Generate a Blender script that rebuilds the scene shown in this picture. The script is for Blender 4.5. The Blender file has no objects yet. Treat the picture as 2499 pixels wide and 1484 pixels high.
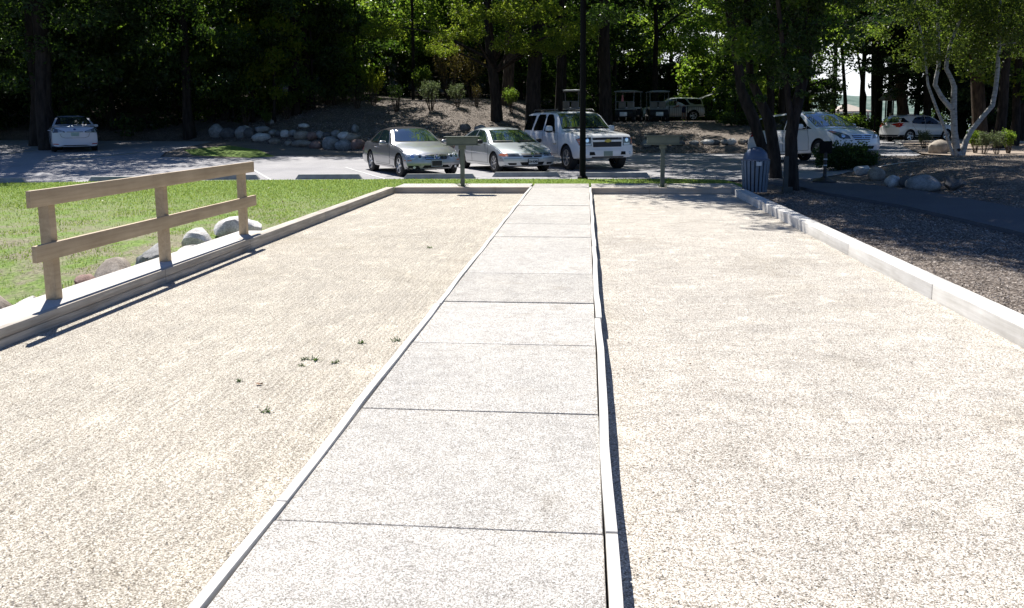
import bpy, bmesh, math, random
import numpy as np
from mathutils import Vector, Matrix
from mathutils.bvhtree import BVHTree
rad = math.radians
S = bpy.context.scene
COL = S.collection
# ------------------------------------------------------------------ camera
cam_d = bpy.data.cameras.new("camera"); cam = bpy.data.objects.new("camera", cam_d); COL.objects.link(cam); S.camera = cam
FPX, PX, PY, CAMH = 2060.0, 1249.0, 547.0, 1.65
def _ray(u, v): return np.array([(u-PX)/FPX, -(v-PY)/FPX, 1.0])
def _basis():
    a = _ray(1430, 287); b = _ray(430, 294.5)
    n = np.cross(b, a); n /= np.linalg.norm(n)
    if n[1] < 0: n = -n
    d = a/np.linalg.norm(a); X = np.cross(n, d)
    if X[0] < 0: X = -X
    return np.array([X, d, n])
RB = _basis()
m = Matrix.Identity(4)
for i in range(3):
    m[i][0] = RB[i, 0]; m[i][1] = RB[i, 1]; m[i][2] = -RB[i, 2]
m[2][3] = CAMH
cam.matrix_world = m
cam_d.sensor_width = 36; cam_d.lens = FPX/2498*36; cam_d.shift_y = -195/2498
cam_d.clip_start = 0.05; cam_d.clip_end = 5000
def G(u, v, z=0.0):
    """ground point seen at (u, v) of the 2498 px wide photograph, on height z"""
    r = RB @ _ray(u, v); t = (z-CAMH)/r[2]; return (r[0]*t, r[1]*t)
def AY(u, v, Y):
    r = RB @ _ray(u, v); t = Y/r[1]; return (r[0]*t, Y, CAMH+r[2]*t)
# ------------------------------------------------------------------ world, sun, exposure
SUN = Vector((-0.36, 0.64, 1.0)).normalized()      # towards the sun
elev = math.asin(SUN.z); azim = math.atan2(SUN.x, SUN.y)
W = bpy.data.worlds.new("World"); S.world = W; W.use_nodes = True
wn = W.node_tree.nodes; bg = wn["Background"]
sky = wn.new("ShaderNodeTexSky"); sky.sky_type = 'NISHITA'; sky.sun_disc = False
sky.sun_elevation = elev; sky.sun_rotation = azim; sky.altitude = 200; sky.air_density = 1.0; sky.dust_density = .3; sky.ozone_density = 4.0
_tn = wn.new("ShaderNodeMix"); _tn.data_type = 'RGBA'; _tn.blend_type = 'MULTIPLY'; _tn.inputs[0].default_value = 1.0; _tn.inputs[7].default_value = (.80, .98, 1.30, 1)
W.node_tree.links.new(sky.outputs[0], _tn.inputs[6]); _tc = wn.new("ShaderNodeTexCoord"); _sp = wn.new("ShaderNodeSeparateXYZ"); W.node_tree.links.new(_tc.outputs['Generated'], _sp.inputs[0])
_m1 = wn.new("ShaderNodeMapRange"); _m1.inputs['From Min'].default_value = .30; _m1.inputs['From Max'].default_value = .08; _m1.interpolation_type = 'SMOOTHSTEP'; W.node_tree.links.new(_sp.outputs['Z'], _m1.inputs[0])
_m2 = wn.new("ShaderNodeMapRange"); _m2.inputs['From Min'].default_value = .25; _m2.inputs['From Max'].default_value = .8; W.node_tree.links.new(_sp.outputs['Y'], _m2.inputs[0])
_m3 = wn.new("ShaderNodeMath"); _m3.operation = 'MULTIPLY'; W.node_tree.links.new(_m1.outputs[0], _m3.inputs[0]); W.node_tree.links.new(_m2.outputs[0], _m3.inputs[1])
_hz = wn.new("ShaderNodeMix"); _hz.data_type = 'RGBA'; _hz.inputs[7].default_value = (13, 13.5, 14, 1); W.node_tree.links.new(_m3.outputs[0], _hz.inputs[0])   # bright hazy sky low on the sun's side
W.node_tree.links.new(_tn.outputs[2], _hz.inputs[6]); W.node_tree.links.new(_hz.outputs[2], bg.inputs[0]); bg.inputs[1].default_value = 0.05
sd = bpy.data.lights.new("sun", 'SUN'); sd.energy = 5.0; sd.angle = rad(0.5); sd.color = (1.0, 0.962, 0.91)
so = bpy.data.objects.new("sun", sd); COL.objects.link(so); so.rotation_euler = SUN.to_track_quat('Z', 'Y').to_euler()
S.view_settings.view_transform = 'Standard'; S.view_settings.look = 'None'; S.view_settings.gamma = 1.0
S.view_settings.exposure = 0.85
S.render.engine = 'CYCLES'
S.cycles.max_bounces = 6; S.cycles.transparent_max_bounces = 8; S.cycles.caustics_reflective = False; S.cycles.caustics_refractive = False

# ------------------------------------------------------------------ helpers
def tag(o, label=None, cat=None, group=None, kind=None):
    if label: o['label'] = label
    if cat: o['category'] = cat
    if group: o['group'] = group
    if kind: o['kind'] = kind
    return o
def empty(name, loc=(0, 0, 0), rz=0, label=None, cat=None, group=None):
    o = bpy.data.objects.new(name, None); COL.objects.link(o); o.location = loc; o.rotation_euler = (0, 0, rz); o.empty_display_size = .2
    return tag(o, label, cat, group)
def mesh_np(name, V, Fq, mats, smooth=False, mi=None):
    """quads / tris from numpy arrays"""
    me = bpy.data.meshes.new(name); V = np.asarray(V, dtype=np.float32); Fq = np.asarray(Fq, dtype=np.int32)
    n, k = Fq.shape
    me.vertices.add(len(V)); me.vertices.foreach_set('co', V.ravel())
    me.loops.add(n*k); me.loops.foreach_set('vertex_index', Fq.ravel())
    me.polygons.add(n); me.polygons.foreach_set('loop_start', np.arange(0, n*k, k, dtype=np.int32))
    me.update(calc_edges=True)
    me.polygons.foreach_set('use_smooth', np.full(n, smooth))
    if mi is not None: me.polygons.foreach_set('material_index', np.asarray(mi, dtype=np.int32))
    for mt in (mats if isinstance(mats, (list, tuple)) else [mats]): me.materials.append(mt)
    me.validate(); return me
def link(name, me, parent=None, loc=None):
    o = bpy.data.objects.new(name, me); COL.objects.link(o)
    if parent: o.parent = parent
    if loc is not None: o.location = loc
    return o
class MB:
    def __init__(s): s.v = []; s.f = []
    def add(s, vs, fs):
        b = len(s.v); s.v += [tuple(p) for p in vs]; s.f += [tuple(i+b for i in f) for f in fs]; return s
    def box(s, x0, x1, y0, y1, z0, z1, M=None):
        vs = [Vector(p) for p in ((x0,y0,z0),(x1,y0,z0),(x1,y1,z0),(x0,y1,z0),(x0,y0,z1),(x1,y0,z1),(x1,y1,z1),(x0,y1,z1))]
        if M: vs = [M @ p for p in vs]
        return s.add(vs, [(0,3,2,1),(4,5,6,7),(0,1,5,4),(1,2,6,5),(2,3,7,6),(3,0,4,7)])
    def prism(s, poly, z0, z1, M=None):
        n = len(poly); vs = [Vector((x, y, z0)) for x, y in poly]+[Vector((x, y, z1)) for x, y in poly]
        if M: vs = [M @ p for p in vs]
        return s.add(vs, [tuple(range(n))[::-1], tuple(range(n, 2*n))]+[(i, (i+1) % n, n+(i+1) % n, n+i) for i in range(n)])
    def tube(s, pts, rr, n=8, cap=True, rnd=None, wob=0.0):
        pts = [Vector(p) for p in pts]; k = len(pts); rr = rr if isinstance(rr, (list, tuple)) else [rr]*k
        b = len(s.v); up = None
        for i in range(k):
            d = (pts[min(i+1, k-1)]-pts[max(i-1, 0)]).normalized()
            if up is None:
                up = Vector((1, 0, 0)) if abs(d.x) < .8 else Vector((0, 1, 0))
            a = (up - d*up.dot(d)).normalized(); up = a; c = d.cross(a)
            for j in range(n):
                t = 2*math.pi*j/n; r = rr[i]*(1+(rnd.uniform(-wob, wob) if rnd else 0))
                s.v.append(tuple(pts[i]+a*(r*math.cos(t))+c*(r*math.sin(t))))
        for i in range(k-1):
            for j in range(n):
                s.f.append((b+i*n+j, b+i*n+(j+1) % n, b+(i+1)*n+(j+1) % n, b+(i+1)*n+j))
        if cap:
            s.f.append(tuple(b+j for j in range(n))[::-1]); s.f.append(tuple(b+(k-1)*n+j for j in range(n)))
        return s
    def lathe(s, prof, n=24, M=None, cap=True):
        """prof (r, h) about z"""
        b = len(s.v); k = len(prof)
        for r, h in prof:
            for j in range(n):
                t = 2*math.pi*j/n; p = Vector((r*math.cos(t), r*math.sin(t), h)); s.v.append(tuple(M @ p if M else p))
        for i in range(k-1):
            for j in range(n):
                s.f.append((b+i*n+j, b+i*n+(j+1) % n, b+(i+1)*n+(j+1) % n, b+(i+1)*n+j))
        if cap: s.f.append(tuple(b+j for j in range(n))[::-1]); s.f.append(tuple(b+(k-1)*n+j for j in range(n)))
        return s
    def build(s, name, mat, parent=None, smooth=False, bevel=0, sharp=None, loc=None, seg=2):
        me = bpy.data.meshes.new(name); me.from_pydata(s.v, [], s.f)
        if isinstance(mat, (list, tuple)):
            for q in mat: me.materials.append(q)
        else: me.materials.append(mat)
        bm = bmesh.new(); bm.from_mesh(me)
        bmesh.ops.recalc_face_normals(bm, faces=bm.faces)
        if bevel:
            bmesh.ops.bevel(bm, geom=[e for e in bm.edges if e.is_manifold and e.calc_face_angle(0) > .5], offset=bevel, segments=seg, profile=.6, affect='EDGES', clamp_overlap=True)
        bm.to_mesh(me); bm.free()
        if smooth or bevel:
            for p in me.polygons: p.use_smooth = True
            me.set_sharp_from_angle(angle=rad(sharp or 40))
        return link(name, me, parent, loc)

# ------------------------------------------------------------------ materials
MAT = {}
def nodes(name):
    mt = bpy.data.materials.new(name); mt.use_nodes = True; nt = mt.node_tree; b = nt.nodes["Principled BSDF"]; MAT[name] = mt
    return mt, nt, b
def N(nt, t, **kw):
    n = nt.nodes.new(t)
    for k, v in kw.items():
        if k in n.inputs: n.inputs[k].default_value = v
        else: setattr(n, k, v)
    return n
def coords(nt, scale=(1, 1, 1), kind='Object', rot=(0,0,0)):
    tc = N(nt, "ShaderNodeTexCoord"); mp = N(nt, "ShaderNodeMapping"); mp.inputs['Scale'].default_value = scale; mp.inputs['Rotation'].default_value = rot
    nt.links.new(tc.outputs[kind], mp.inputs[0]); return mp.outputs[0]
def noise(nt, vec, scale, detail=3, rough=.55, dist=0):
    n = N(nt, "ShaderNodeTexNoise"); n.inputs['Scale'].default_value = scale; n.inputs['Detail'].default_value = detail; n.inputs['Roughness'].default_value = rough; n.inputs['Distortion'].default_value = dist
    if vec is not None: nt.links.new(vec, n.inputs['Vector'])
    return n.outputs['Fac']
def ramp(nt, fac, stops):
    r = N(nt, "ShaderNodeValToRGB"); e = r.color_ramp.elements
    while len(e) < len(stops): e.new(.5)
    for i, (p, c) in enumerate(stops): e[i].position = p; e[i].color = (*c, 1) if len(c) == 3 else c
    nt.links.new(fac, r.inputs[0]); return r.outputs[0]
def mix(nt, a, b, fac, mode='MIX'):
    x = N(nt, "ShaderNodeMix", data_type='RGBA', blend_type=mode)
    for s_, i in ((a, 6), (b, 7)):
        if isinstance(s_, tuple): x.inputs[i].default_value = (*s_, 1)
        else: nt.links.new(s_, x.inputs[i])
    if isinstance(fac, (int, float)): x.inputs[0].default_value = fac
    else: nt.links.new(fac, x.inputs[0])
    return x.outputs[2]
def bump(nt, b, hgt, strength=.4, dist=.01):
    n = N(nt, "ShaderNodeBump"); n.inputs['Strength'].default_value = strength; n.inputs['Distance'].default_value = dist
    nt.links.new(hgt, n.inputs['Height']); nt.links.new(n.outputs[0], b.inputs['Normal'])
def plain(name, col, rough=.6, metal=0, spec=.5, coat=0, var=.0, emis=None):
    mt, nt, b = nodes(name); b.inputs['Roughness'].default_value = rough; b.inputs['Metallic'].default_value = metal
    b.inputs['Specular IOR Level'].default_value = spec; b.inputs['Coat Weight'].default_value = coat
    if var:
        f = noise(nt, coords(nt), 6, 5); c = ramp(nt, f, [(.3, tuple(max(0, x*(1-var)) for x in col)), (.7, tuple(min(1, x*(1+var)) for x in col))])
        nt.links.new(c, b.inputs['Base Color'])
    else: b.inputs['Base Color'].default_value = (*col, 1)
    return mt
def grain(name, stops, scale, big=None, rough=.9, bstr=.6, bdist=.006, stretch=(1, 1, 1), spots=None, vor=False):
    mt, nt, b = nodes(name); b.inputs['Roughness'].default_value = rough; b.inputs['Specular IOR Level'].default_value = .25
    vec = coords(nt); f = noise(nt, vec, scale, 3, .7)
    if vor:
        vo = N(nt, "ShaderNodeTexVoronoi"); vo.inputs['Scale'].default_value = scale*.8; nt.links.new(vec, vo.inputs['Vector'])
        sep = N(nt, "ShaderNodeSeparateColor"); nt.links.new(vo.outputs['Color'], sep.inputs[0])
        mm = N(nt, "ShaderNodeMath", operation='MULTIPLY_ADD'); nt.links.new(sep.outputs[0], mm.inputs[0]); mm.inputs[1].default_value = .55
        m2 = N(nt, "ShaderNodeMath", operation='MULTIPLY'); nt.links.new(f, m2.inputs[0]); m2.inputs[1].default_value = .45; nt.links.new(m2.outputs[0], mm.inputs[2]); f = mm.outputs[0]
    c = ramp(nt, f, stops)
    if big:
        for (sc, lo, hi, st) in big:
            f2 = noise(nt, coords(nt, st), sc, 4, .6); c = mix(nt, c, ramp(nt, f2, [(.3, lo), (.7, hi)]), 1.0, 'MULTIPLY')
    nt.links.new(c, b.inputs['Base Color']); bump(nt, b, f, bstr, bdist); return mt
# ground surfaces
gravel_stops = [(.30, (.10, .085, .068)), (.40, (.30, .26, .21)), (.50, (.46, .405, .335)), (.58, (.62, .56, .48)), (.66, (.80, .76, .70))]
def fine_ground(name, c_lo, c_hi, c_dark, scale, streak, big, bstr=.7, dark=.36, rake=0.0, slab=False):
    """small stones: cell colours, dark gaps between them, soft patches at several sizes"""
    mt, nt, b = nodes(name); b.inputs['Roughness'].default_value = .92; b.inputs['Specular IOR Level'].default_value = .2
    vec = coords(nt)
    vo = N(nt, "ShaderNodeTexVoronoi"); vo.inputs['Scale'].default_value = scale; nt.links.new(vec, vo.inputs['Vector'])
    sep = N(nt, "ShaderNodeSeparateColor"); nt.links.new(vo.outputs['Color'], sep.inputs[0])
    c = ramp(nt, sep.outputs[0], [(0, c_dark), (.16, tuple(x*.75 for x in c_lo)), (.32, c_lo), (.8, c_hi), (1, tuple(min(.85, x*1.25) for x in c_hi))])
    c = mix(nt, c, ramp(nt, vo.outputs['Distance'], [(.35, (1, 1, 1)), (.75, (.55, .53, .5))]), 1, 'MULTIPLY')
    f = noise(nt, vec, scale*.33, 4, .75); c = mix(nt, c, ramp(nt, f, [(.34, (.62, .60, .57)), (.5, (1, 1, 1)), (.68, (1.18, 1.18, 1.18))]), 1, 'MULTIPLY')
    for (sc, lo, hi, st) in [(16, .88, 1.10, (streak[0], streak[1], 1)), (5, .92, 1.07, (streak[0], streak[1], 1))]+big:
        f2 = noise(nt, coords(nt, st), sc, 4, .6); c = mix(nt, c, ramp(nt, f2, [(.32, (lo, lo, lo)), (.68, (hi, hi*.995, hi*.985))]), 1, 'MULTIPLY')
    if slab:
        geo = N(nt, "ShaderNodeNewGeometry"); c = mix(nt, c, ramp(nt, geo.outputs['Random Per Island'], [(0, (.90, .90, .895)), (1, (1.03, 1.03, 1.03))]), 1, 'MULTIPLY')
        c = mix(nt, c, ramp(nt, noise(nt, coords(nt), 2.6, 6, .7, .6), [(.30, (.84, .82, .79)), (.44, (1, 1, 1))]), 1, 'MULTIPLY')
    else:       # scuffed paler and damp darker spots
        c = mix(nt, c, ramp(nt, noise(nt, coords(nt, (1.6, 1, 1)), 2.7, 3, .5, .3), [(.59, (1, 1, 1)), (.66, (1.22, 1.21, 1.19))]), 1, 'MULTIPLY')
        c = mix(nt, c, ramp(nt, noise(nt, coords(nt), .8, 6, .65, .8), [(.30, (.84, .83, .81)), (.46, (1, 1, 1))]), 1, 'MULTIPLY')
    nt.links.new(c, b.inputs['Base Color'])
    h = N(nt, "ShaderNodeMath", operation='MULTIPLY_ADD'); nt.links.new(f, h.inputs[0]); h.inputs[1].default_value = 1.0; nt.links.new(sep.outputs[1], h.inputs[2])
    hh = h.outputs[0]
    if rake:
        w = N(nt, "ShaderNodeTexWave", wave_type='BANDS', bands_direction='X'); w.inputs['Scale'].default_value = 7.5; w.inputs['Distortion'].default_value = 1.6; w.inputs['Detail'].default_value = 2; w.inputs['Detail Scale'].default_value = 1.2
        nt.links.new(coords(nt, (1, .06, 1)), w.inputs['Vector']); h2 = N(nt, "ShaderNodeMath", operation='MULTIPLY_ADD'); nt.links.new(w.outputs['Fac'], h2.inputs[0]); h2.inputs[1].default_value = rake; nt.links.new(hh, h2.inputs[2]); hh = h2.outputs[0]
    bump(nt, b, hh, bstr, .0025); return mt
GRL = fine_ground("court_gravel_raked", (.455, .418, .352), (.685, .645, .57), (.17, .14, .105), 185, (2.2, .18), [(.6, .93, 1.07, (1, 1, 1)), (2.2, .93, 1.08, (1, 1, 1))], .8, rake=1.6)
GRR = fine_ground("court_gravel", (.49, .452, .40), (.735, .695, .635), (.17, .145, .11), 175, (.35, 1.0), [(.5, .92, 1.08, (1, 1, 1)), (2.0, .93, 1.08, (1, 1.6, 1))], .8)
CONC = fine_ground("exposed_aggregate", (.49, .472, .44), (.72, .70, .665), (.23, .215, .20), 260, (.7, .7), [(.9, .94, 1.04, (1, 1, 1))], .5, slab=True)
CONCP = grain("pale_concrete", [(.3, (.42, .40, .37)), (.7, (.62, .60, .56))], 60, big=[(1.5, (.88, .88, .87), (1.05, 1.05, 1.05), (1, 1, 1))], bstr=.2)
ASPH = grain("asphalt", [(.3, (.235, .23, .23)), (.55, (.335, .33, .33)), (.8, (.43, .425, .425))], 70, big=[(.35, (.82, .82, .84), (1.12, 1.1, 1.1), (1, 1, 1)), (2.5, (.93, .93, .93), (1.05, 1.05, 1.05), (1, .3, 1))], bstr=.3)
ASPHR = grain("worn_asphalt", [(.3, (.24, .235, .24)), (.55, (.32, .315, .32)), (.8, (.40, .40, .405))], 70, big=[(.35, (.85, .85, .87), (1.1, 1.1, 1.1), (1, 1, 1))], bstr=.3)
MULCH = grain("mulch", [(.30, (.035, .028, .023)), (.43, (.10, .08, .065)), (.56, (.20, .165, .135)), (.72, (.42, .37, .32))], 24, big=[(1.3, (.7, .7, .7), (1.2, 1.2, 1.2), (1, 1, 1)), (9, (.8, .8, .8), (1.15, 1.15, 1.15), (1, 1, 1))], bstr=1.0, bdist=.03)
DIRT = grain("gravel_shoulder", [(.30, (.10, .085, .07)), (.5, (.20, .17, .14)), (.75, (.33, .29, .25))], 30, big=[(.8, (.75, .75, .75), (1.15, 1.15, 1.15), (1, 1, 1))], bstr=.7, bdist=.02)
def lawn_mat():
    mt, nt, b = nodes("lawn"); b.inputs['Roughness'].default_value = .9; b.inputs['Specular IOR Level'].default_value = .2
    vec = coords(nt); f = noise(nt, vec, 22, 4, .7)
    g = ramp(nt, f, [(.3, (.05, .085, .015)), (.5, (.14, .22, .04)), (.75, (.27, .35, .10))])
    d = ramp(nt, f, [(.3, (.10, .09, .055)), (.6, (.27, .25, .16)), (.8, (.42, .39, .28))])
    p = ramp(nt, noise(nt, vec, 1.5, 5, .65), [(.40, (0, 0, 0)), (.56, (1, 1, 1))])
    # drier towards the court end of the lawn
    sx = N(nt, "ShaderNodeSeparateXYZ"); nt.links.new(coords(nt), sx.inputs[0])
    mr = N(nt, "ShaderNodeMapRange"); mr.inputs['From Min'].default_value = 20; mr.inputs['From Max'].default_value = 11; nt.links.new(sx.outputs['Y'], mr.inputs[0])
    mm = N(nt, "ShaderNodeMath", operation='MULTIPLY'); nt.links.new(p, mm.inputs[0]); nt.links.new(mr.outputs[0], mm.inputs[1])
    nt.links.new(mix(nt, g, d, mm.outputs[0]), b.inputs['Base Color']); bump(nt, b, f, .8, .03); return mt
LAWN = lawn_mat()
def wood(name, lo, hi, rough=.75, axis=1):
    mt, nt, b = nodes(name); b.inputs['Roughness'].default_value = rough; b.inputs['Specular IOR Level'].default_value = .3
    st = [14, 14, 14]; st[axis] = .7
    f = noise(nt, coords(nt, tuple(st)), 2.2, 5, .6, .4)
    f2 = noise(nt, coords(nt), 3, 4)
    c = mix(nt, ramp(nt, f, [(.3, lo), (.7, hi)]), ramp(nt, f2, [(.3, (.86, .85, .83)), (.7, (1.06, 1.06, 1.06))]), 1, 'MULTIPLY')
    # knots and nail heads
    vo = N(nt, "ShaderNodeTexVoronoi"); vo.inputs['Scale'].default_value = 1.6; nt.links.new(coords(nt), vo.inputs['Vector'])
    k = ramp(nt, vo.outputs['Distance'], [(.012, (.25, .22, .2)), (.028, (1, 1, 1))])
    c = mix(nt, c, k, 1, 'MULTIPLY')
    nt.links.new(c, b.inputs['Base Color']); bump(nt, b, f, .25, .004); return mt
TAN = wood("tan_painted_wood", (.38, .285, .18), (.50, .39, .255), .6)
GREYW = wood("weathered_timber", (.30, .265, .22), (.56, .51, .44), .85)
GREYX = wood("weathered_timber_cross", (.36, .30, .24), (.50, .43, .35), .85, axis=0)
OLIVE = plain("olive_painted_wood", (.095, .115, .085), .65, var=.15)
SLATE = plain("slate_blue_slat", (.13, .17, .215), .55, var=.12)
SLATED = plain("slate_blue_lid", (.07, .10, .16), .35, var=.08)
PATHA = grain("path_asphalt", [(.3, (.075, .075, .077)), (.55, (.115, .115, .118)), (.8, (.17, .17, .175))], 70, big=[(.5, (.85, .85, .87), (1.1, 1.1, 1.1), (1, 1, 1))], bstr=.3)
PALEW = wood("pale_painted_timber", (.50, .48, .44), (.66, .645, .61), .8)
BLACKM = plain("black_metal", (.004, .004, .0045), .8, spec=.2)
WHITEP = plain("white_paint", (.75, .75, .74), .6, var=.06)
YELP = plain("faded_yellow_paint", (.45, .36, .10), .7)
def bark(name, lo, hi, sc=9, birch=False):
    mt, nt, b = nodes(name); b.inputs['Roughness'].default_value = .9; b.inputs['Specular IOR Level'].default_value = .2
    f = noise(nt, coords(nt, (1, 1, .22) if not birch else (1, 1, 3.5)), sc, 5, .65)
    if birch:
        f2 = noise(nt, coords(nt, (1, 1, 1.6)), 2.3, 3, .5)
        c = mix(nt, ramp(nt, f, [(.3, lo), (.55, hi)]), ramp(nt, f2, [(.34, (.06, .05, .05)), (.40, (1, 1, 1))]), 1, 'MULTIPLY')
    else: c = ramp(nt, f, [(.35, lo), (.65, hi)])
    nt.links.new(c, b.inputs['Base Color']); bump(nt, b, f, .9, .03); return mt
BARK = bark("dark_bark", (.010, .008, .007), (.042, .034, .028))
BARKB = bark("brown_bark", (.03, .022, .016), (.10, .072, .052))
BIRCH = bark("birch_bark", (.17, .165, .155), (.40, .395, .38), 5, True)
def leaf(name, c0, c1, tr0, tr1, w=.45, gloss=.38, spec=.28):
    mt, nt, b = nodes(name)
    geo = N(nt, "ShaderNodeNewGeometry"); r = geo.outputs['Random Per Island']
    c0 = tuple(x*.7 for x in c0); c1 = tuple(x*.75 for x in c1); tr0 = tuple(x*1.12 for x in tr0); tr1 = tuple(min(.95, x*1.22) for x in tr1); a = ramp(nt, r, [(0, c0), (1, c1)]); t = ramp(nt, r, [(0, tr0), (1, tr1)])
    nt.links.new(a, b.inputs['Base Color']); b.inputs['Roughness'].default_value = gloss; b.inputs['Specular IOR Level'].default_value = spec
    tl = N(nt, "ShaderNodeBsdfTranslucent"); nt.links.new(t, tl.inputs[0])
    ms = N(nt, "ShaderNodeMixShader"); ms.inputs[0].default_value = w
    nt.links.new(b.outputs[0], ms.inputs[1]); nt.links.new(tl.outputs[0], ms.inputs[2])
    nt.links.new(ms.outputs[0], nt.nodes["Material Output"].inputs[0]); return mt
LF_DARK = leaf("leaf_dark", (.018, .04, .012), (.05, .085, .025), (.05, .12, .01), (.14, .24, .03), .35)
LF_MID = leaf("leaf_green", (.03, .065, .015), (.08, .12, .03), (.13, .27, .02), (.34, .46, .05), .5)
LF_YEL = leaf("leaf_yellow_green", (.07, .11, .015), (.14, .16, .03), (.32, .46, .03), (.55, .58, .06), .55)
LF_BIR = leaf("birch_leaf", (.02, .045, .012), (.07, .10, .025), (.07, .15, .015), (.26, .34, .04), .4)
LF_HNG = leaf("sunny_leaf", (.045, .08, .015), (.11, .14, .025), (.17, .30, .02), (.42, .50, .05), .5)
LF_GREY = leaf("leaf_grey_green", (.07, .10, .055), (.15, .18, .10), (.12, .18, .06), (.25, .3, .12), .35)
LF_RED = leaf("leaf_rusty", (.07, .065, .025), (.14, .11, .045), (.13, .13, .02), (.26, .20, .05), .35)
LF_CED = leaf("cedar_foliage", (.012, .035, .012), (.03, .065, .022), (.02, .06, .01), (.05, .10, .02), .25, .6, .3)
GRASSM = leaf("grass_blade", (.055, .13, .02), (.24, .31, .09), (.16, .28, .03), (.42, .5, .12), .4, .5)
def rockm(name, lo, hi):
    mt, nt, b = nodes(name); b.inputs['Roughness'].default_value = .85; b.inputs['Specular IOR Level'].default_value = .3
    vec = coords(nt); f = noise(nt, vec, 5, 6, .65, .5); f2 = noise(nt, vec, 55, 3, .6)
    c = mix(nt, ramp(nt, f, [(.3, lo), (.68, hi)]), ramp(nt, f2, [(.35, (.7, .7, .7)), (.65, (1.15, 1.15, 1.15))]), 1, 'MULTIPLY')
    nt.links.new(c, b.inputs['Base Color']); bump(nt, b, f, .7, .03); return mt
ROCKS = [rockm("grey_rock", (.16, .16, .155), (.38, .375, .36)), rockm("tan_rock", (.20, .165, .13), (.42, .37, .31)), rockm("pink_rock", (.17, .10, .085), (.34, .23, .19)), rockm("pale_rock", (.36, .34, .31), (.74, .72, .68)), rockm("dark_rock", (.06, .06, .06), (.17, .165, .16))]
# car materials
def paint(name, col, metal=0., rough=.35, flake=False):
    mt, nt, b = nodes(name); b.inputs['Base Color'].default_value = (*col, 1); b.inputs['Metallic'].default_value = metal; b.inputs['Roughness'].default_value = rough
    b.inputs['Coat Weight'].default_value = 1.0; b.inputs['Coat Roughness'].default_value = .04
    f = noise(nt, coords(nt), 1.7, 3); d = ramp(nt, f, [(.3, tuple(c*.94 for c in col)), (.7, col)]); nt.links.new(d, b.inputs['Base Color']); return mt
P_PEW = paint("pewter_paint", (.30, .305, .32), .65, .32)
P_SIL = paint("silver_paint", (.42, .46, .49), .5, .34)
P_WHT = paint("white_car_paint", (.78, .79, .80), 0, .35)
P_PRL = paint("pearl_white_paint", (.56, .60, .68), .1, .3)
P_GLD = paint("pale_silver_paint", (.60, .62, .62), .4, .35)
GLASS = plain("dark_glass", (.010, .022, .032), .04, spec=1.0, coat=1.0); GLASS.node_tree.nodes["Principled BSDF"].inputs["IOR"].default_value = 2.0
GLASSB = plain("black_glass", (.004, .004, .006), .05, spec=.5)
LENS = plain("headlight_lens", (.50, .54, .58), .18, metal=.25, spec=.8, coat=1)
LENSD = plain("lamp_housing", (.07, .08, .09), .2, metal=.3, coat=1)
REFL = plain("lamp_reflector", (.75, .77, .8), .12, metal=1)
AMBER = plain("amber_lens", (.45, .13, .05), .2, coat=1)
REDL = plain("red_lens", (.42, .012, .015), .15, coat=1)
TYRE = plain("tyre_rubber", (.012, .012, .013), .75)
RIM = plain("alloy_rim", (.62, .63, .65), .28, metal=.85)
CHROME = plain("chrome", (.75, .76, .78), .12, metal=1)
BPLAS = plain("black_plastic", (.012, .012, .014), .5)
WELL = plain("wheel_well", (.006, .006, .006), .9)
FABR = plain("black_soft_top_fabric", (.012, .011, .012), .95, spec=.15, var=.2)
GOLD = plain("gold_badge", (.55, .38, .08), .3, metal=.8)
PLATE = plain("plate_white", (.62, .64, .63), .5)
PLATEG = plain("plate_green_tint", (.35, .46, .38), .5)
BLUEC = plain("blue_badge", (.02, .03, .2), .3)
SKIN = plain("skin", (.50, .30, .22), .55)
HAIR = plain("blond_hair", (.45, .34, .20), .7)
HAIRD = plain("brown_hair", (.10, .06, .04), .7)
CLW = plain("white_cloth", (.78, .78, .78), .8); CLB = plain("navy_cloth", (.02, .03, .09), .8); CLO = plain("orange_cloth", (.55, .13, .06), .8); CLR = plain("pink_cloth", (.65, .22, .24), .8)
BEIGE = plain("beige_vinyl", (.24, .225, .20), .6, var=.08)

# ------------------------------------------------------------------ terrain
def sm(t): t = np.clip(t, 0, 1); return t*t*(3-2*t)
def HT(x, y):
    x = np.asarray(x, float); y = np.asarray(y, float)
    sx = .012*sm((-4-x)/4)+.022*sm((-10-x)/8)
    z = sx*np.clip(y-23.2, 0, 20)
    toe = np.interp(x, [-60, -24, -18, -14, -10.5, -3, 2.5, 8, 12], [46, 43, 41.5, 39.6, 38.6, 38.2, 39.6, 38.8, 39])
    d = y-toe
    left = .45*sm(d/1.2)+1.95*sm(d/11.5)+.045*np.clip(d-10, 0, 60)
    right = .25*sm(d/1.5)+1.1*sm(d/10)
    k = sm((x+4.5)/3.5); b = left*(1-k)+right*k
    edge = sm(1-(x-(9.2+.19*(y-47)))/3.0)           # plateau ends towards the road on the right
    z = z+np.where(d > 0, b, 0)*edge
    z = z+.36*sm((x-7.3)/2.2)*sm((y-16.5)/4.5)*(1-sm((y-28.5)/4.5))
    z = z-.42*sm((-4.9-x)/.9)*sm((11.5-y)/4.5)
    z = z+11*sm((4+.02*y-x)/8)*sm((y-80)/24)
    z = z-3.2*sm((x-.13*y-4)/5)*sm((y-95)/16)
    return z
def hz(x, y): return float(HT(x, y))
def grid_mesh(name, xs, ys, mat, off=0.0, hf=HT):
    X, Y = np.meshgrid(xs, ys); Z = hf(X, Y)+off
    V = np.stack([X.ravel(), Y.ravel(), Z.ravel()], 1); nx, ny = len(xs), len(ys)
    i = (np.arange(ny-1)[:, None]*nx+np.arange(nx-1)[None, :]).ravel()
    F = np.stack([i, i+1, i+1+nx, i+nx], 1)
    return mesh_np(name, V, F, mat, True)
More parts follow.
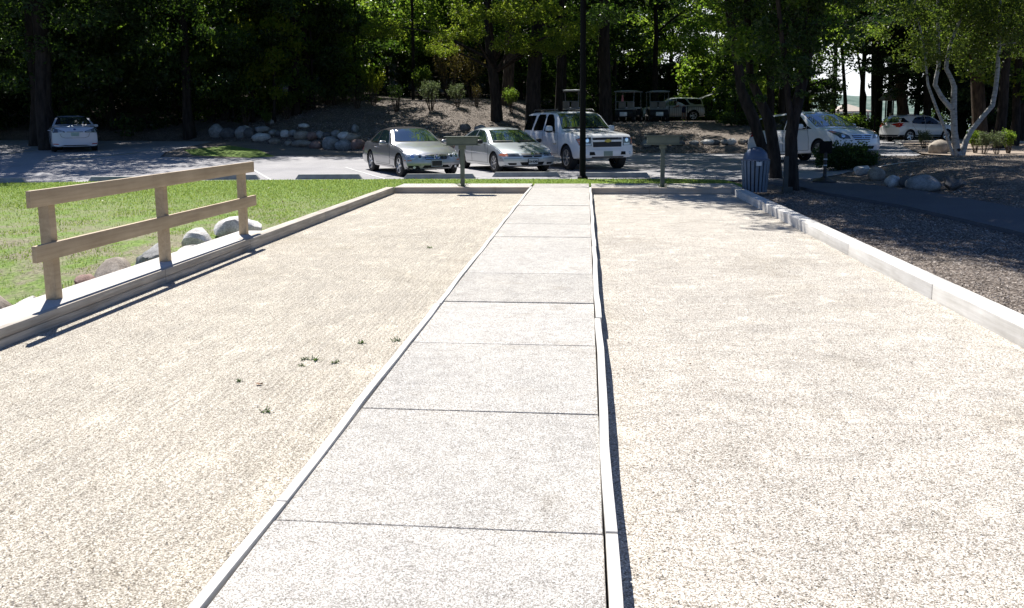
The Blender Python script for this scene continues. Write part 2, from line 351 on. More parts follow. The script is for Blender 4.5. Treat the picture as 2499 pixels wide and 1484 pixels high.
def spread(a, b, n, p): t = np.linspace(0, 1, n)[1:]; return a+(b-a)*t**p
xs = np.concatenate([spread(-30, -1800, 22, 3)[::-1], np.arange(-30, 36.01, .5), spread(36, 1800, 22, 3)])
ys = np.concatenate([spread(-4, -300, 10, 2.5)[::-1], np.arange(-4, 80.01, .5), spread(80, 2600, 26, 3)])
def ground_h(x, y):
    z = HT(x, y)-.035
    c = (x > -4.9) & (x < 3.6) & (y < 19.9)          # bed under the courts
    return np.where(c, -.12, z)
tag(link("ground", grid_mesh("ground", xs, ys, MULCH, 0, ground_h)), kind='structure')
def drape(name, poly, mat, off=0.0, step=.5, kind='structure', hf=HT):
    bm = bmesh.new(); vs = [bm.verts.new((x, y, 0)) for x, y in poly]; bm.faces.new(vs)
    P_ = np.array(poly)
    for ax in (0, 1):
        for c in np.arange(math.floor(P_[:, ax].min()/step)*step, P_[:, ax].max(), step):
            no = [0, 0, 0]; co = [0, 0, 0]; no[ax] = 1; co[ax] = float(c)
            bmesh.ops.bisect_plane(bm, geom=bm.verts[:]+bm.edges[:]+bm.faces[:], dist=1e-5, plane_co=co, plane_no=no)
    for v in bm.verts: v.co.z = float(hf(v.co.x, v.co.y))+off
    bmesh.ops.recalc_face_normals(bm, faces=bm.faces)
    for f in bm.faces:
        if f.normal.z < 0: f.normal_flip()
        f.smooth = True
    me = bpy.data.meshes.new(name); bm.to_mesh(me); bm.free(); me.materials.append(mat)
    return tag(link(name, me), kind=kind)
# lawn to the left and behind the courts
drape("lawn", [(-4.78, 3.2), (-4.78, 11.2), (-4.5, 11.3), (-4.5, 19.66), (3.3, 19.66), (3.9, 20.6), (3.6, 22.6), (2.6, 22.9), (-5, 22.95), (-9, 22.7), (-13, 22.2), (-17, 21.4), (-30, 19.5), (-30, 3.2)], LAWN, 0, .5)
drape("parking_lot", [(-60, 14), (-30, 19.3), (-17, 21.2), (-13, 22.0), (-9, 22.5), (-5, 22.75), (2.6, 22.7), (3.6, 22.4), (5.4, 22.2), (7.1, 24.6), (9.5, 28.6), (12.0, 33.0), (13.5, 36.2), (15.0, 41.0), (17.5, 45.6), (30, 46.5), (60, 47), (60, 62), (26, 60), (20.3, 60.5), (14.5, 50.0), (11.5, 42.0), (8.3, 38.6), (5, 39.2), (2.5, 39.2), (-3, 37.8), (-9, 34.3), (-12.5, 34.3), (-13.8, 31.8), (-16.5, 31.6), (-17.5, 34), (-18.6, 41.0), (-30, 43), (-60, 45)], ASPH, -.012, .5)
drape("gravel_drive", [(-9.0, 34.2), (-12.4, 34.2), (-13.7, 31.9), (-16.4, 31.7), (-17.4, 34), (-18.5, 41.0), (-17, 41.0), (-14, 39.2), (-10.5, 38.2), (-6, 37.4), (-3.2, 37.6), (-5.5, 36.0)], DIRT, -.008, .5)
drape("verge_grass", [(-15.6, 32.5), (-13.2, 32.3), (-12.6, 33.4), (-14.5, 36.5), (-16.6, 38.2), (-17.2, 35)], LAWN, .002, .5)
drape("road", [(14.0, 36.9), (15.2, 41.2), (17.6, 45.4), (30, 46.3), (60, 46.8), (60, 61.5), (26, 59.5), (20.3, 60.0), (14.9, 50.0), (12.0, 42.0), (11.3, 36.5), (12.2, 33.8), (13.2, 35.4)], ASPHR, 0.0, .5)
path_edge = [(3.95, 22.4), (4.3, 21.9), (4.9, 20.3), (5.05, 18.7), (5.4, 17.2), (5.72, 15.8), (5.9, 13.8), (6.0, 12.2), (6.05, 8), (6.05, 2)]
drape("path", path_edge+[(7.55, 2), (7.55, 8), (7.62, 13.2), (7.55, 15.1), (7.45, 16.8), (7.2, 19.0), (6.55, 20.9), (5.9, 22.3), (5.3, 22.6)], PATHA, .03, .5)
mb = MB()
for (a, b) in zip(path_edge[:-1], path_edge[1:]):
    mb.add([(a[0], a[1], hz(*a)-.05), (b[0], b[1], hz(*b)-.05), (b[0], b[1], hz(*b)+.0295), (a[0], a[1], hz(*a)+.0295)], [(0, 1, 2, 3)])
tag(mb.build("path_edge", PATHA), kind='structure')
# court surfaces
tag(MB().box(-4.27, -1.22, -3, 18.5, -.1, 0).build("gravel_court", GRL), kind='structure')
tag(MB().box(.10, 3.12, -3, 18.3, -.1, 0).build("gravel_court", GRR), kind='structure')
# central concrete walk: slabs with joints
joints = [-1.6, -.95, .35, 1.66, 2.97, 4.24, 5.57, 6.87, 8.18, 9.48, 10.77, 12.1, 13.42, 14.7, 15.95, 17.3, 18.66]
mb = MB(); rj = random.Random(4)
for a, b in zip(joints[:-1], joints[1:]):
    t = rj.uniform(-.012, .006); z = .128+rj.uniform(-.004, .003)
    mb.prism([(-1.185, a+.006+.012), (.068, a+.006-.012), (.068, b-.006-.012), (-1.185, b-.006+.012)], -.08, z)
mb.box(-1.185, .068, 18.672, 19.62, -.08, .1285)
tag(mb.build("walkway", CONC, bevel=.004, seg=1), kind='structure')
tag(MB().box(-1.17, .05, -2, 19.6, -.09, .100).build("walkway_bed", MULCH), kind='structure')
# end apron
tag(MB().box(-4.28, -1.235, 18.665, 19.62, -.1, .132).box(.118, 3.34, 18.445, 19.60, -.1, .132).build("apron", CONC, bevel=.004, seg=1), kind='structure')
tag(MB().box(-4.76, -4.335, 2.9, 11.2, -.4, .136).build("ledge", CONCP, bevel=.01, seg=2), kind='structure')
ORD = ['first', 'second', 'third', 'fourth', 'fifth', 'sixth', 'seventh', 'eighth', 'ninth', 'tenth', 'eleventh', 'twelfth', 'thirteenth', 'fourteenth', 'fifteenth', 'sixteenth', 'seventeenth', 'eighteenth', 'nineteenth', 'twentieth']
def board(name, x0, x1, y0, y1, z0, z1, mat, label, group, rnd, wav=.004):
    n = max(2, int((y1-y0)/.4)); mb = MB(); b = 0
    ph = rnd.uniform(0, 6); vs = []
    for i in range(n+1):
        y = y0+(y1-y0)*i/n; w = wav*math.sin(ph+y*2.3)+wav*.5*math.sin(ph*2+y*5.1); dz = wav*.5*math.sin(ph+y*1.3)
        vs += [(x0+w, y, z0), (x1+w, y, z0), (x1+w, y, z1+dz), (x0+w, y, z1+dz)]
    fs = []
    for i in range(n):
        a = i*4; c = a+4
        fs += [(a, a+1, c+1, c), (a+1, a+2, c+2, c+1), (a+2, a+3, c+3, c+2), (a+3, a, c, c+3)]
    fs += [(0, 3, 2, 1), (n*4, n*4+1, n*4+2, n*4+3)]
    mb.add(vs, fs); return tag(mb.build(name, mat, bevel=.004, sharp=50), label, 'edging board', group)
r = random.Random(2)
def pos(i, n): return 'nearest' if i == 0 else ('farthest' if i == n-1 else ORD[i]+' nearest')
Ls = [-2.5, -.4, 3.12, 6.75, 10.4, 14.0, 18.66]
for i in range(len(Ls)-2):
    board("edging_board", -1.232+r.uniform(-.002, .002), -1.190, Ls[i+1]+.006, Ls[i+2]-.006, -.08, .140, PALEW, 'pale thin board edging the left side of the concrete walk, %s piece' % pos(i, len(Ls)-2), 'boards along the left side of the walk', r, .005)
Rs = [-2.5, .1, 2.95, 6.3, 9.9, 13.6, 18.44]
for i in range(len(Rs)-2):
    board("edging_board", .074, .118+r.uniform(-.0015, .0015), Rs[i+1]+.006, Rs[i+2]-.006, -.08, .142, PALEW, 'pale thin board edging the right side of the concrete walk, %s piece' % pos(i, len(Rs)-2), 'boards along the right side of the walk', r, .0045)
LL = [-.5, 2.4, 5.3, 8.15, 10.35, 13.5, 18.5]
for i, (a, b) in enumerate(zip(LL[:-1], LL[1:])):
    if i < 4:
        t = empty("border_timber", (-4.3, a, 0), 0, 'grey stacked timber border of the left court with long crack, %s piece' % pos(i, 6), 'timber', 'timbers along the left court')
        MB().box(-4.335, -4.27, a+.003, b-.003, .072, .146).build("timber_board", GREYW, t, bevel=.004).location = (4.3, -a, 0)
        MB().box(-4.333, -4.272, a+.003, b-.003, -.08, .068).build("timber_board", GREYW, t, bevel=.004).location = (4.3, -a, 0)
    else:
        tag(MB().box(-4.44, -4.27, a+.003, b-.003, -.1, .142).build("border_timber", GREYW, bevel=.006), 'grey timber border of the left court beside lawn, %s piece' % pos(i, 6), 'timber', 'timbers along the left court')
RR = [-.5, 2.6, 5.2, 7.75, 10.2, 12.7, 15.2, 17.93]
for i, (a, b) in enumerate(zip(RR[:-1], RR[1:])):
    o = r.uniform(-.006, .006)
    tag(MB().box(3.10+o, 3.31+o, a+.004, b-.004, -.1, .143+o*.4).build("border_timber", PALEW, bevel=.008), 'sunlit pale timber border of the right court beside mulch, %s piece' % pos(i, 7), 'timber', 'timbers along the right court')
for x0, x1, y, w_ in ((-4.265, -2.0, 18.5, 'left half of the left court end'), (-1.994, -1.238, 18.5, 'beside the walk at the left court end')):
    tag(MB().box(x0, x1, y, 18.66, -.1, .137).build("border_timber", GREYX, bevel=.006), 'brownish end timber under the concrete apron, '+w_, 'timber', 'end timbers of the courts')
for x0, x1, y, w_ in ((.122, 1.36, 18.28, 'beside the walk at the right court end'), (1.366, 3.09, 18.28, 'shaded right half of the right court end')):
    tag(MB().box(x0, x1, y, 18.44, -.1, .137).build("border_timber", GREYX, bevel=.006), 'brownish end timber under the concrete apron, '+w_, 'timber', 'end timbers of the courts')

# ------------------------------------------------------------------ rail fence
t = empty("rail_fence", (-4.5, 8.8, .136), 0, 'tan painted two rail wooden fence standing on the ledge by the left court', 'fence')
def at(o, t): o.location = (-t.location.x, -t.location.y, -t.location.z); return o
for y0, lean in ((6.76, .012), (8.70, .006), (10.83, .002)):
    at(MB().add([(-4.60-lean*0, y0-.045, .136), (-4.505, y0-.045, .136), (-4.505, y0+.045, .136), (-4.60, y0+.045, .136), (-4.60-lean, y0-.045, 1.06), (-4.505-lean, y0-.045, 1.06), (-4.505-lean, y0+.045, 1.06), (-4.60-lean, y0+.045, 1.06)], [(0,3,2,1),(4,5,6,7),(0,1,5,4),(1,2,6,5),(2,3,7,6),(3,0,4,7)]).build("fence_post", TAN, t, bevel=.004), t)
at(MB().box(-4.503, -4.463, 6.42, 11.06, .955, 1.095).build("top_rail", TAN, t, bevel=.004), t)
at(MB().box(-4.503, -4.463, 6.44, 11.09, .50, .64).build("lower_rail", TAN, t, bevel=.004), t)
# ------------------------------------------------------------------ scoring stands
def stand(x, y, label):
    t = empty("scoring_stand", (x, y, .132), 0, label, 'stand', 'scoring stands at the court end')
    MB().box(-.045, .045, -.045, .045, 0, .93).build("post", OLIVE, t, bevel=.005)
    b = MB(); b.box(-.34, .34, -.10, -.082, .94, 1.10).box(-.34, .34, .082, .10, .94, 1.10).box(-.34, -.322, -.082, .082, .94, 1.10).box(.322, .34, -.082, .082, .94, 1.10).box(-.322, .322, -.082, .082, .96, .975)
    b.build("box", OLIVE, t, bevel=.003)
    MB().box(-.40, .40, -.13, .13, 1.103, 1.122).build("lid", OLIVE, t, bevel=.004)
    MB().box(-.40, .40, -.12, .12, .92, .938).build("shelf", OLIVE, t, bevel=.004)
    MB().box(-.075, .075, -.06, .06, .84, .918).build("bracket", OLIVE, t, bevel=.004)
stand(-2.755, 18.74, 'olive green scoring stand in front of the silver convertible')
stand(1.66, 18.60, 'shaded olive green scoring stand on the right court end')
rg = random.Random(8)
for (x, y, w_) in ((-2.755, 18.74, 'in front of the silver convertible'), (1.66, 18.60, 'on the right court end')):
    mb = MB()
    for k in range(26):
        a = rg.uniform(0, 6.28); q = rg.uniform(.05, .09); L_ = rg.uniform(.06, .20)
        p0 = Vector((x+q*math.cos(a), y+q*math.sin(a), .132)); p1 = p0+Vector((L_*.5*math.cos(a), L_*.2*math.sin(a), rg.uniform(.05, .12))); p2 = p1+Vector((L_*.6*math.cos(a), L_*.2*math.sin(a), -rg.uniform(.0, .05)))
        mb.tube([p0, p1, p2], [.003, .0025, .001], 3)
    tag(mb.build("weed", GRASSM), 'wispy weed round the foot of the scoring stand '+w_, 'weed')
# ------------------------------------------------------------------ litter bin
t = empty("litter_bin", (3.66, 18.72, .0), .25, 'slate blue slatted litter bin with domed lid by the right court corner', 'bin')
for k in range(20):
    a = 2*math.pi*k/20; M = Matrix.Rotation(a, 4, 'Z')
    vs = [M @ Vector(p) for p in ((.235, -.026, .02), (.255, -.026, .02), (.255, .026, .02), (.235, .026, .02), (.285, -.034, .70), (.305, -.034, .70), (.305, .034, .70), (.285, .034, .70))]
    MB().add(vs, [(0,3,2,1),(4,5,6,7),(0,1,5,4),(1,2,6,5),(2,3,7,6),(3,0,4,7)]).build("slat", SLATE, t, bevel=.003)
MB().lathe([(.20, .03), (.23, .10), (.262, .55), (.27, .68), (.25, .69), (.2, .69)], 28).build("liner", BPLAS, t, smooth=True)
MB().lathe([(.303, .702), (.303, .73), (.27, .735), (.265, .745)]+[(.262*math.cos(a), .745+.25*math.sin(a)) for a in np.linspace(.05, 1.5, 9)]+[(.01, .997)], 32).build("lid", SLATED, t, smooth=True)
fl = MB()
vs = []; fs = []
for i in range(7):
    for j in range(7):
        a = rad(-118+9*i); e = rad(8+7.0*j); rr_ = .268
        vs.append((rr_*math.cos(a)*math.cos(e), rr_*math.sin(a)*math.cos(e), .747+.256*math.sin(e)))
for i in range(6):
    for j in range(6): fs.append((i*7+j, (i+1)*7+j, (i+1)*7+j+1, i*7+j+1))
fl.add(vs, fs).build("flap", BLUEC if False else SLATED, t, smooth=True)
MB().box(-.055, .055, -.315, -.306, .60, .685, Matrix.Rotation(rad(-12), 4, 'Z')).build("sticker", PLATE, t)
# ------------------------------------------------------------------ weighted stand with sign
t = empty("portable_sign", (5.85, 21.35, hz(5.85, 21.35)+.03), rad(8), 'black portable sign board on a post with flared rubber base on path', 'sign')
MB().lathe([(.30, 0), (.30, .03), (.12, .10), (.05, .14), (.05, .2)], 8).build("base", BPLAS, t, bevel=.004)
MB().tube([(0, 0, .14), (0, 0, .72)], .042, 12).build("post", BPLAS, t, smooth=True)
MB().box(-.155, .155, -.02, .02, .70, 1.0).build("board", BLACKM, t, bevel=.01)
for z in (.40, .55): MB().tube([(0, 0, z), (0, 0, z+.025)], .046, 12).build("reflective_band", PLATE, t, smooth=True)
# ------------------------------------------------------------------ stake
tag(MB().box(4.30, 4.40, 18.86, 18.92, -.03, .78).build("wooden_stake", plain("grey_stake", (.06, .065, .06), .8, var=.2), bevel=.006), 'short grey wooden stake leaning against the near maple trunk', 'stake')
tag(MB().box(4.31, 4.52, 18.93, 19.0, -.04, .10).build("timber_offcut", MAT["grey_stake"], bevel=.006), 'dark timber offcut lying at the foot of the stake', 'timber')
# ------------------------------------------------------------------ parking stops
STOPM = plain("weathered_stop_concrete", (.30, .30, .28), .9, var=.2)
def stop(x0, x1, y0, y1, label):
    L_ = math.hypot(x1-x0, y1-y0); a = math.atan2(y1-y0, x1-x0)
    t = MB(); h = .135
    pf = [(-.08, 0), (.08, 0), (.05, h), (-.05, h)]
    vs = [(0, y, z) for y, z in pf[:2]]+[(.10, y, z) for y, z in pf[2:]]+[(L_, y, z) for y, z in pf[:2]]+[(L_-.10, y, z) for y, z in pf[2:]]
    t.add(vs, [(0, 1, 2, 3), (4, 7, 6, 5), (0, 4, 5, 1), (1, 5, 6, 2), (2, 6, 7, 3), (3, 7, 4, 0)])
    o = t.build("parking_stop", STOPM, bevel=.012); o.location = (x0, y0, hz(x0, y0)-.012); o.rotation_euler = (0, 0, a); return tag(o, label, 'parking stop', 'parking stops along the lawn edge')
for x0, x1, y, dy, lb in ((-17.2, -15.3, 21.9, .0, 'concrete parking stop at the far left edge of the lawn'), (-13.75, -11.9, 22.3, .1, 'concrete parking stop behind the left end of the rail fence'), (-10.9, -9.15, 22.95, .12, 'concrete parking stop behind the right end of the rail fence'),
        (-8.15, -6.25, 23.15, .08, 'concrete parking stop in the empty bay left of the silver convertible'), (-5.08, -3.05, 23.25, .1, 'concrete parking stop under the nose of the silver convertible'), (-2.68, -.72, 24.0, .05, 'concrete parking stop before the silver green sedan'),
        (-.15, 1.78, 23.75, -.1, 'shaded concrete parking stop before the white sport utility')):
    stop(x0, x1, y, y+dy, lb)
LINEP = plain('worn_line_paint', (.44, .44, .43), .8, var=.25)
# ------------------------------------------------------------------ parking lines
def strip(name, pts, w, mat, off=.0):
    mb = MB(); n = 12
    for (a, b) in zip(pts[:-1], pts[1:]):
        d = Vector((b[0]-a[0], b[1]-a[1])); L_ = d.length; d /= L_; nn = Vector((-d.y, d.x))*w/2; k = max(2, int(L_/.4)); vs = []
        for i in range(k+1):
            p = Vector(a)+d*(L_*i/k)
            for s_ in (1, -1):
                q = p+nn*s_; vs.append((q.x, q.y, hz(q.x, q.y)-.012+.006+off))
        mb.add(vs, [(2*i, 2*i+1, 2*i+3, 2*i+2) for i in range(k)])
    return tag(mb.build(name, mat), kind='structure')
dv = Vector((math.sin(rad(-28)), math.cos(rad(-28))))
for x, y in ((-8.75, 22.85), (-5.55, 23.1), (-2.75, 23.3), (.05, 23.3), (2.9, 23.1)):
    strip("parking_line", [(x, y), (x+dv.x*5.4, y+dv.y*5.4)], .08, LINEP)
for x, y in ((-14.55, 21.75), (-11.4, 22.6)):
    strip("parking_line", [(x, y), (x-.9, y+4.6)], .09, LINEP)
strip("parking_line", [(-19.6, 29.2), (-18.4, 33.6)], .10, YELP); strip("parking_line", [(-24.3, 30.2), (-23.9, 35)], .10, YELP)
strip("hatching_line", [(2.9, 27.0), (9.4, 24.9)], .08, WHITEP, .001); strip("hatching_line", [(1.2, 30.6), (4.0, 31.0), (8.5, 26.8)], .08, WHITEP, .002); strip("hatching_line", [(2.9, 24.3), (8.8, 27.4)], .08, WHITEP, .003)
# ------------------------------------------------------------------ dark lamp post
t = empty("lamp_post", (-.09, 23.1, -.02), 0, 'tall black lamp post standing in front of the white sport utility', 'lamp post')
MB().tube([(0, 0, 0), (0, 0, 7.4)], [.085, .07], 14).build("post", BLACKM, t, smooth=True)
MB().lathe([(.14, 0), (.14, .06), (.095, .10)], 14).build("base", BLACKM, t, smooth=True)
MB().box(-.17, .17, -.55, .1, 7.38, 7.52).build("lamp_head", BLACKM, t, bevel=.03)

# ------------------------------------------------------------------ rocks
def rock_mesh(seed, sx, sy, sz, angular=.0, sub=3):
    rn = random.Random(seed); bm = bmesh.new(); bmesh.ops.create_icosphere(bm, subdivisions=sub, radius=1)
    from mathutils import noise as nz
    o = Vector((rn.uniform(-50, 50), rn.uniform(-50, 50), rn.uniform(-50, 50)))
    pl = [(Vector((rn.gauss(0, 1), rn.gauss(0, 1), rn.gauss(0, 1))).normalized(), rn.uniform(.62, .85) if angular < .75 else rn.uniform(.42, .72)) for _ in range(7 if angular < .75 else 11)]
    for v in bm.verts:
        p = v.co.copy()
        if angular:
            for n_, d in pl:
                e = p.dot(n_)-d
                if e > 0: p -= n_*e*angular
        p *= 1+.16*nz.noise(p*1.1+o)+.06*nz.noise(p*3.1+o)+.02*nz.noise(p*8+o)
        p.z = max(p.z, -.75); v.co = Vector((p.x*sx, p.y*sy, p.z*sz))
    me = bpy.data.meshes.new("rock"); bm.to_mesh(me); bm.free()
    for f in me.polygons: f.use_smooth = True
    if angular > .5: me.set_sharp_from_angle(angle=rad(28))
    return me
def rock(x, y, z, sx, sy, sz, mt, label, group=None, seed=None, ang=0., rot=(0, 0, 0)):
    me = rock_mesh(seed if seed is not None else int(abs(x*131+y*17)*10), sx, sy, sz, ang); me.materials.append(ROCKS[mt])
    o = link("rock", me); o.location = (x, y, z); o.rotation_euler = rot
    return tag(o, label, 'rock', group)
# by the fence
gf = 'rocks along the rail fence ledge'
rock(-5.52, 7.15, -.24, .30, .34, .32, 1, 'rounded brown rock lying lowest in the hollow left of the fence', gf, 3, .2)
rock(-5.98, 7.6, -.34, .22, .25, .20, 2, 'small reddish rock in the hollow beyond the brown one', gf, 5, .3)
rock(-5.00, 8.50, -.06, .20, .34, .27, 1, 'rounded pinkish tan rock beside the ledge below the lower rail', gf, 12, .6, (0, 0, .3))
rock(-5.00, 9.20, -.02, .25, .40, .42, 0, 'large pointed grey rock between the first and middle fence posts', gf, 21, 1.0, (.35, .1, .5))
rock(-4.82, 9.75, .06, .12, .32, .12, 3, 'long flat pale stone lying on the ledge edge before the middle post', gf, 24, 1.0)
rock(-4.98, 10.55, .0, .27, .40, .27, 3, 'blocky pale rock just right of the middle fence post', gf, 37, 1.0, (0, .1, .2))
rock(-4.96, 11.65, .02, .36, .46, .27, 3, 'broad flat white rock beside the far fence post', gf, 41, 1.0, (0, .05, .9))
rock(-4.86, 7.75, .02, .14, .32, .15, 2, 'small flat pink rock touching the ledge right of the near post', gf, 52, .9)
rock(-4.88, 6.85, .02, .16, .34, .14, 3, 'low pale rock at the foot of the near fence post', gf, 61, .9)
rock(-4.95, 6.15, .0, .24, .36, .17, 3, 'pale flat rock at the lower left beside the ledge', gf, 66, .9)
drape("bare_soil", [(-4.78, 4.2), (-4.78, 8.1), (-5.1, 8.3), (-5.6, 8.05), (-6.2, 7.9), (-6.5, 7.2), (-6.2, 6.2), (-6.3, 4.2)], MULCH, .012, .25)
# boulder wall behind the drive (D px: centre u, bottom v, width px, height px)
gw = 'boulders of the low rock wall behind the parking lot'
wall = [(527, 336, 34, 30, 0), (556, 338, 36, 26, 4), (588, 337, 36, 28, 0), (598, 322, 24, 14, 3), (606, 338, 26, 25, 4), (633, 345, 42, 20, 3), (637, 323, 34, 14, 0), (664, 330, 24, 13, 0), (678, 333, 20, 14, 4), (694, 335, 22, 17, 3), (713, 332, 20, 13, 0),
        (667, 352, 30, 13, 1), (703, 355, 22, 11, 1), (733, 358, 46, 15, 1), (733, 341, 36, 20, 1), (760, 340, 26, 18, 2), (780, 338, 22, 16, 0), (768, 362, 30, 18, 2), (803, 364, 38, 30, 0), (795, 336, 20, 13, 4), (818, 334, 24, 16, 0), (838, 343, 34, 22, 3), (853, 346, 38, 20, 1), (838, 366, 36, 25, 0), (872, 364, 36, 22, 2), (865, 322, 20, 18, 0), (738, 312, 26, 10, 3), (660, 303, 12, 12, 0)]
for i, (u, v, wp, hp, mt) in enumerate(wall):
    for Yq in np.arange(36, 46, .1):
        x, y, z = AY(u, v, float(Yq))
        if z <= hz(x, y): break
    z = hz(x, y)
    s_ = y/FPX*1.01; sx_, sz_ = wp*s_/2*1.22, hp*s_/2*1.32
    lb = '%s %s in the rock wall left of the convertible, %s along it' % (['grey', 'tan', 'reddish', 'pale', 'dark'][mt], 'boulder' if hp > 17 else 'flat stone', (ORD+['twenty-first', 'twenty-second', 'twenty-third', 'twenty-fourth', 'twenty-fifth', 'twenty-sixth', 'twenty-seventh', 'twenty-eighth'])[i])
    rock(x, y+sx_*.4, z+sz_*.55, sx_, sx_*.8, sz_, mt, lb, gw, 100+i, .35, (0, 0, i*.7))
# dark rocks behind the parked cars
for i, (u, v, wp, hp, mt) in enumerate([(928, 334, 26, 20, 0), (957, 336, 30, 18, 0), (1135, 315, 30, 22, 4), (1172, 318, 30, 22, 0), (1165, 330, 30, 16, 0)]):
    x, y, z = AY(u, v, 39.6); s_ = y/FPX
    rock(x, y, max(z, hz(x, y))+.05, wp*s_/2, wp*s_*.4, hp*s_/2, mt, 'shaded rock on the bank behind the parked cars, %s from the left' % ORD[i], 'rocks on the bank behind the cars', 150+i, .3)
# small stones along the far edge of the lot, right of the sport utility
for i, (u, v, wp, hp, mt) in enumerate([(1573, 352, 20, 12, 3), (1578, 371, 26, 20, 0), (1600, 366, 44, 17, 3), (1645, 367, 34, 14, 4), (1677, 365, 24, 12, 0), (1712, 366, 34, 14, 3), (1742, 369, 24, 14, 4), (1765, 369, 22, 13, 0), (1784, 370, 24, 16, 3), (1806, 369, 20, 14, 1), (1826, 369, 20, 13, 4), (1846, 368, 20, 13, 0)]):
    x, y = G(u, v, .0); y = min(y, 41); x = x*1.0; s_ = y/FPX
    rock(x, y, hz(x, y)+hp*s_*.3, wp*s_/2, wp*s_*.4, hp*s_/2*1.1, mt, '%s edging stone along the far lot edge, %s from the left' % (['grey', 'tan', 'reddish', 'pale', 'dark'][mt], ORD[i]), 'edging stones on the far side of the lot', 180+i, .35)
# boulders by the path on the right
gr = 'boulders beside the asphalt path'
for i, (u, v, wp, hp, mt, ang, lb) in enumerate([(2093, 398, 40, 13, 2, .2, 'low reddish boulder under the minivan nose'), (2130, 396, 36, 14, 2, .2, 'dark reddish boulder behind the row'), (2106, 425, 42, 28, 3, .9, 'pale angular boulder at the left end of the path row'), (2143, 436, 46, 34, 1, .3, 'rounded mottled boulder second in the path row'),
        (2182, 450, 40, 31, 3, .5, 'bluish white boulder in the middle of the path row'), (2213, 452, 32, 28, 4, .2, 'small dark brown boulder in the path row'), (2262, 462, 78, 40, 0, .25, 'largest rounded boulder with pale left face in the path row'), (2330, 464, 62, 36, 4, 1.0, 'dark angular boulder at the right end of the path row')]):
    x, y = G(u, v, .03); s_ = y/FPX*.99
    rock(x, y+wp*s_*.35, hz(x, y+wp*s_*.35)+hp*s_*.30, wp*s_/2*1.05, wp*s_*.45, hp*s_/2*1.18, mt, lb, gr, 210+i, ang, (0, 0, .4*i))
x, y = G(2300, 377, .0)
rock(x, y+.3, .22, .50, .45, .36, 1, 'large tan boulder on the island beside the birch clump', None, 230, .7)
# island kerb
cp = [(17.45, 49.0), (17.75, 50.8), (18.6, 51.9), (20.2, 51.6), (24.0, 50.2), (30, 47.6), (40, 44.4)]
mb = MB()
vs = []
for i, p in enumerate(cp):
    d = Vector((cp[min(i+1, len(cp)-1)][0]-cp[max(i-1, 0)][0], cp[min(i+1, len(cp)-1)][1]-cp[max(i-1, 0)][1])).normalized(); n_ = Vector((-d.y, d.x)); zz = .16 if i else .03
    for a, z in ((-.22, -.05), (-.22, zz), (.0, zz), (.0, -.05)): vs.append((p[0]+n_.x*a, p[1]+n_.y*a, z))
mb.add(vs, [(4*i+k, 4*i+(k+1) % 4, 4*i+4+(k+1) % 4, 4*i+4+k) for i in range(len(cp)-1) for k in range(4)]+[(3, 2, 1, 0)])
tag(mb.build("kerb", CONCP, bevel=.02), kind='structure')
drape("island_gravel", [(14.15, 37.2), (14.9, 40), (16.2, 44.5), (17.55, 49.1), (17.95, 50.75), (18.8, 51.6), (20.2, 51.3), (24, 49.9), (30, 47.3), (40, 44.1), (40, 37), (26, 34.5), (15, 34.3)], grain("island_gravel", [(.3, (.16, .12, .09)), (.5, (.30, .24, .19)), (.75, (.46, .40, .33))], 24, bstr=.6, bdist=.02), .03, .5)
strip("far_kerb", [(19.8, 61.6), (27, 60.6), (45, 63.2)], .5, CONCP, .05)

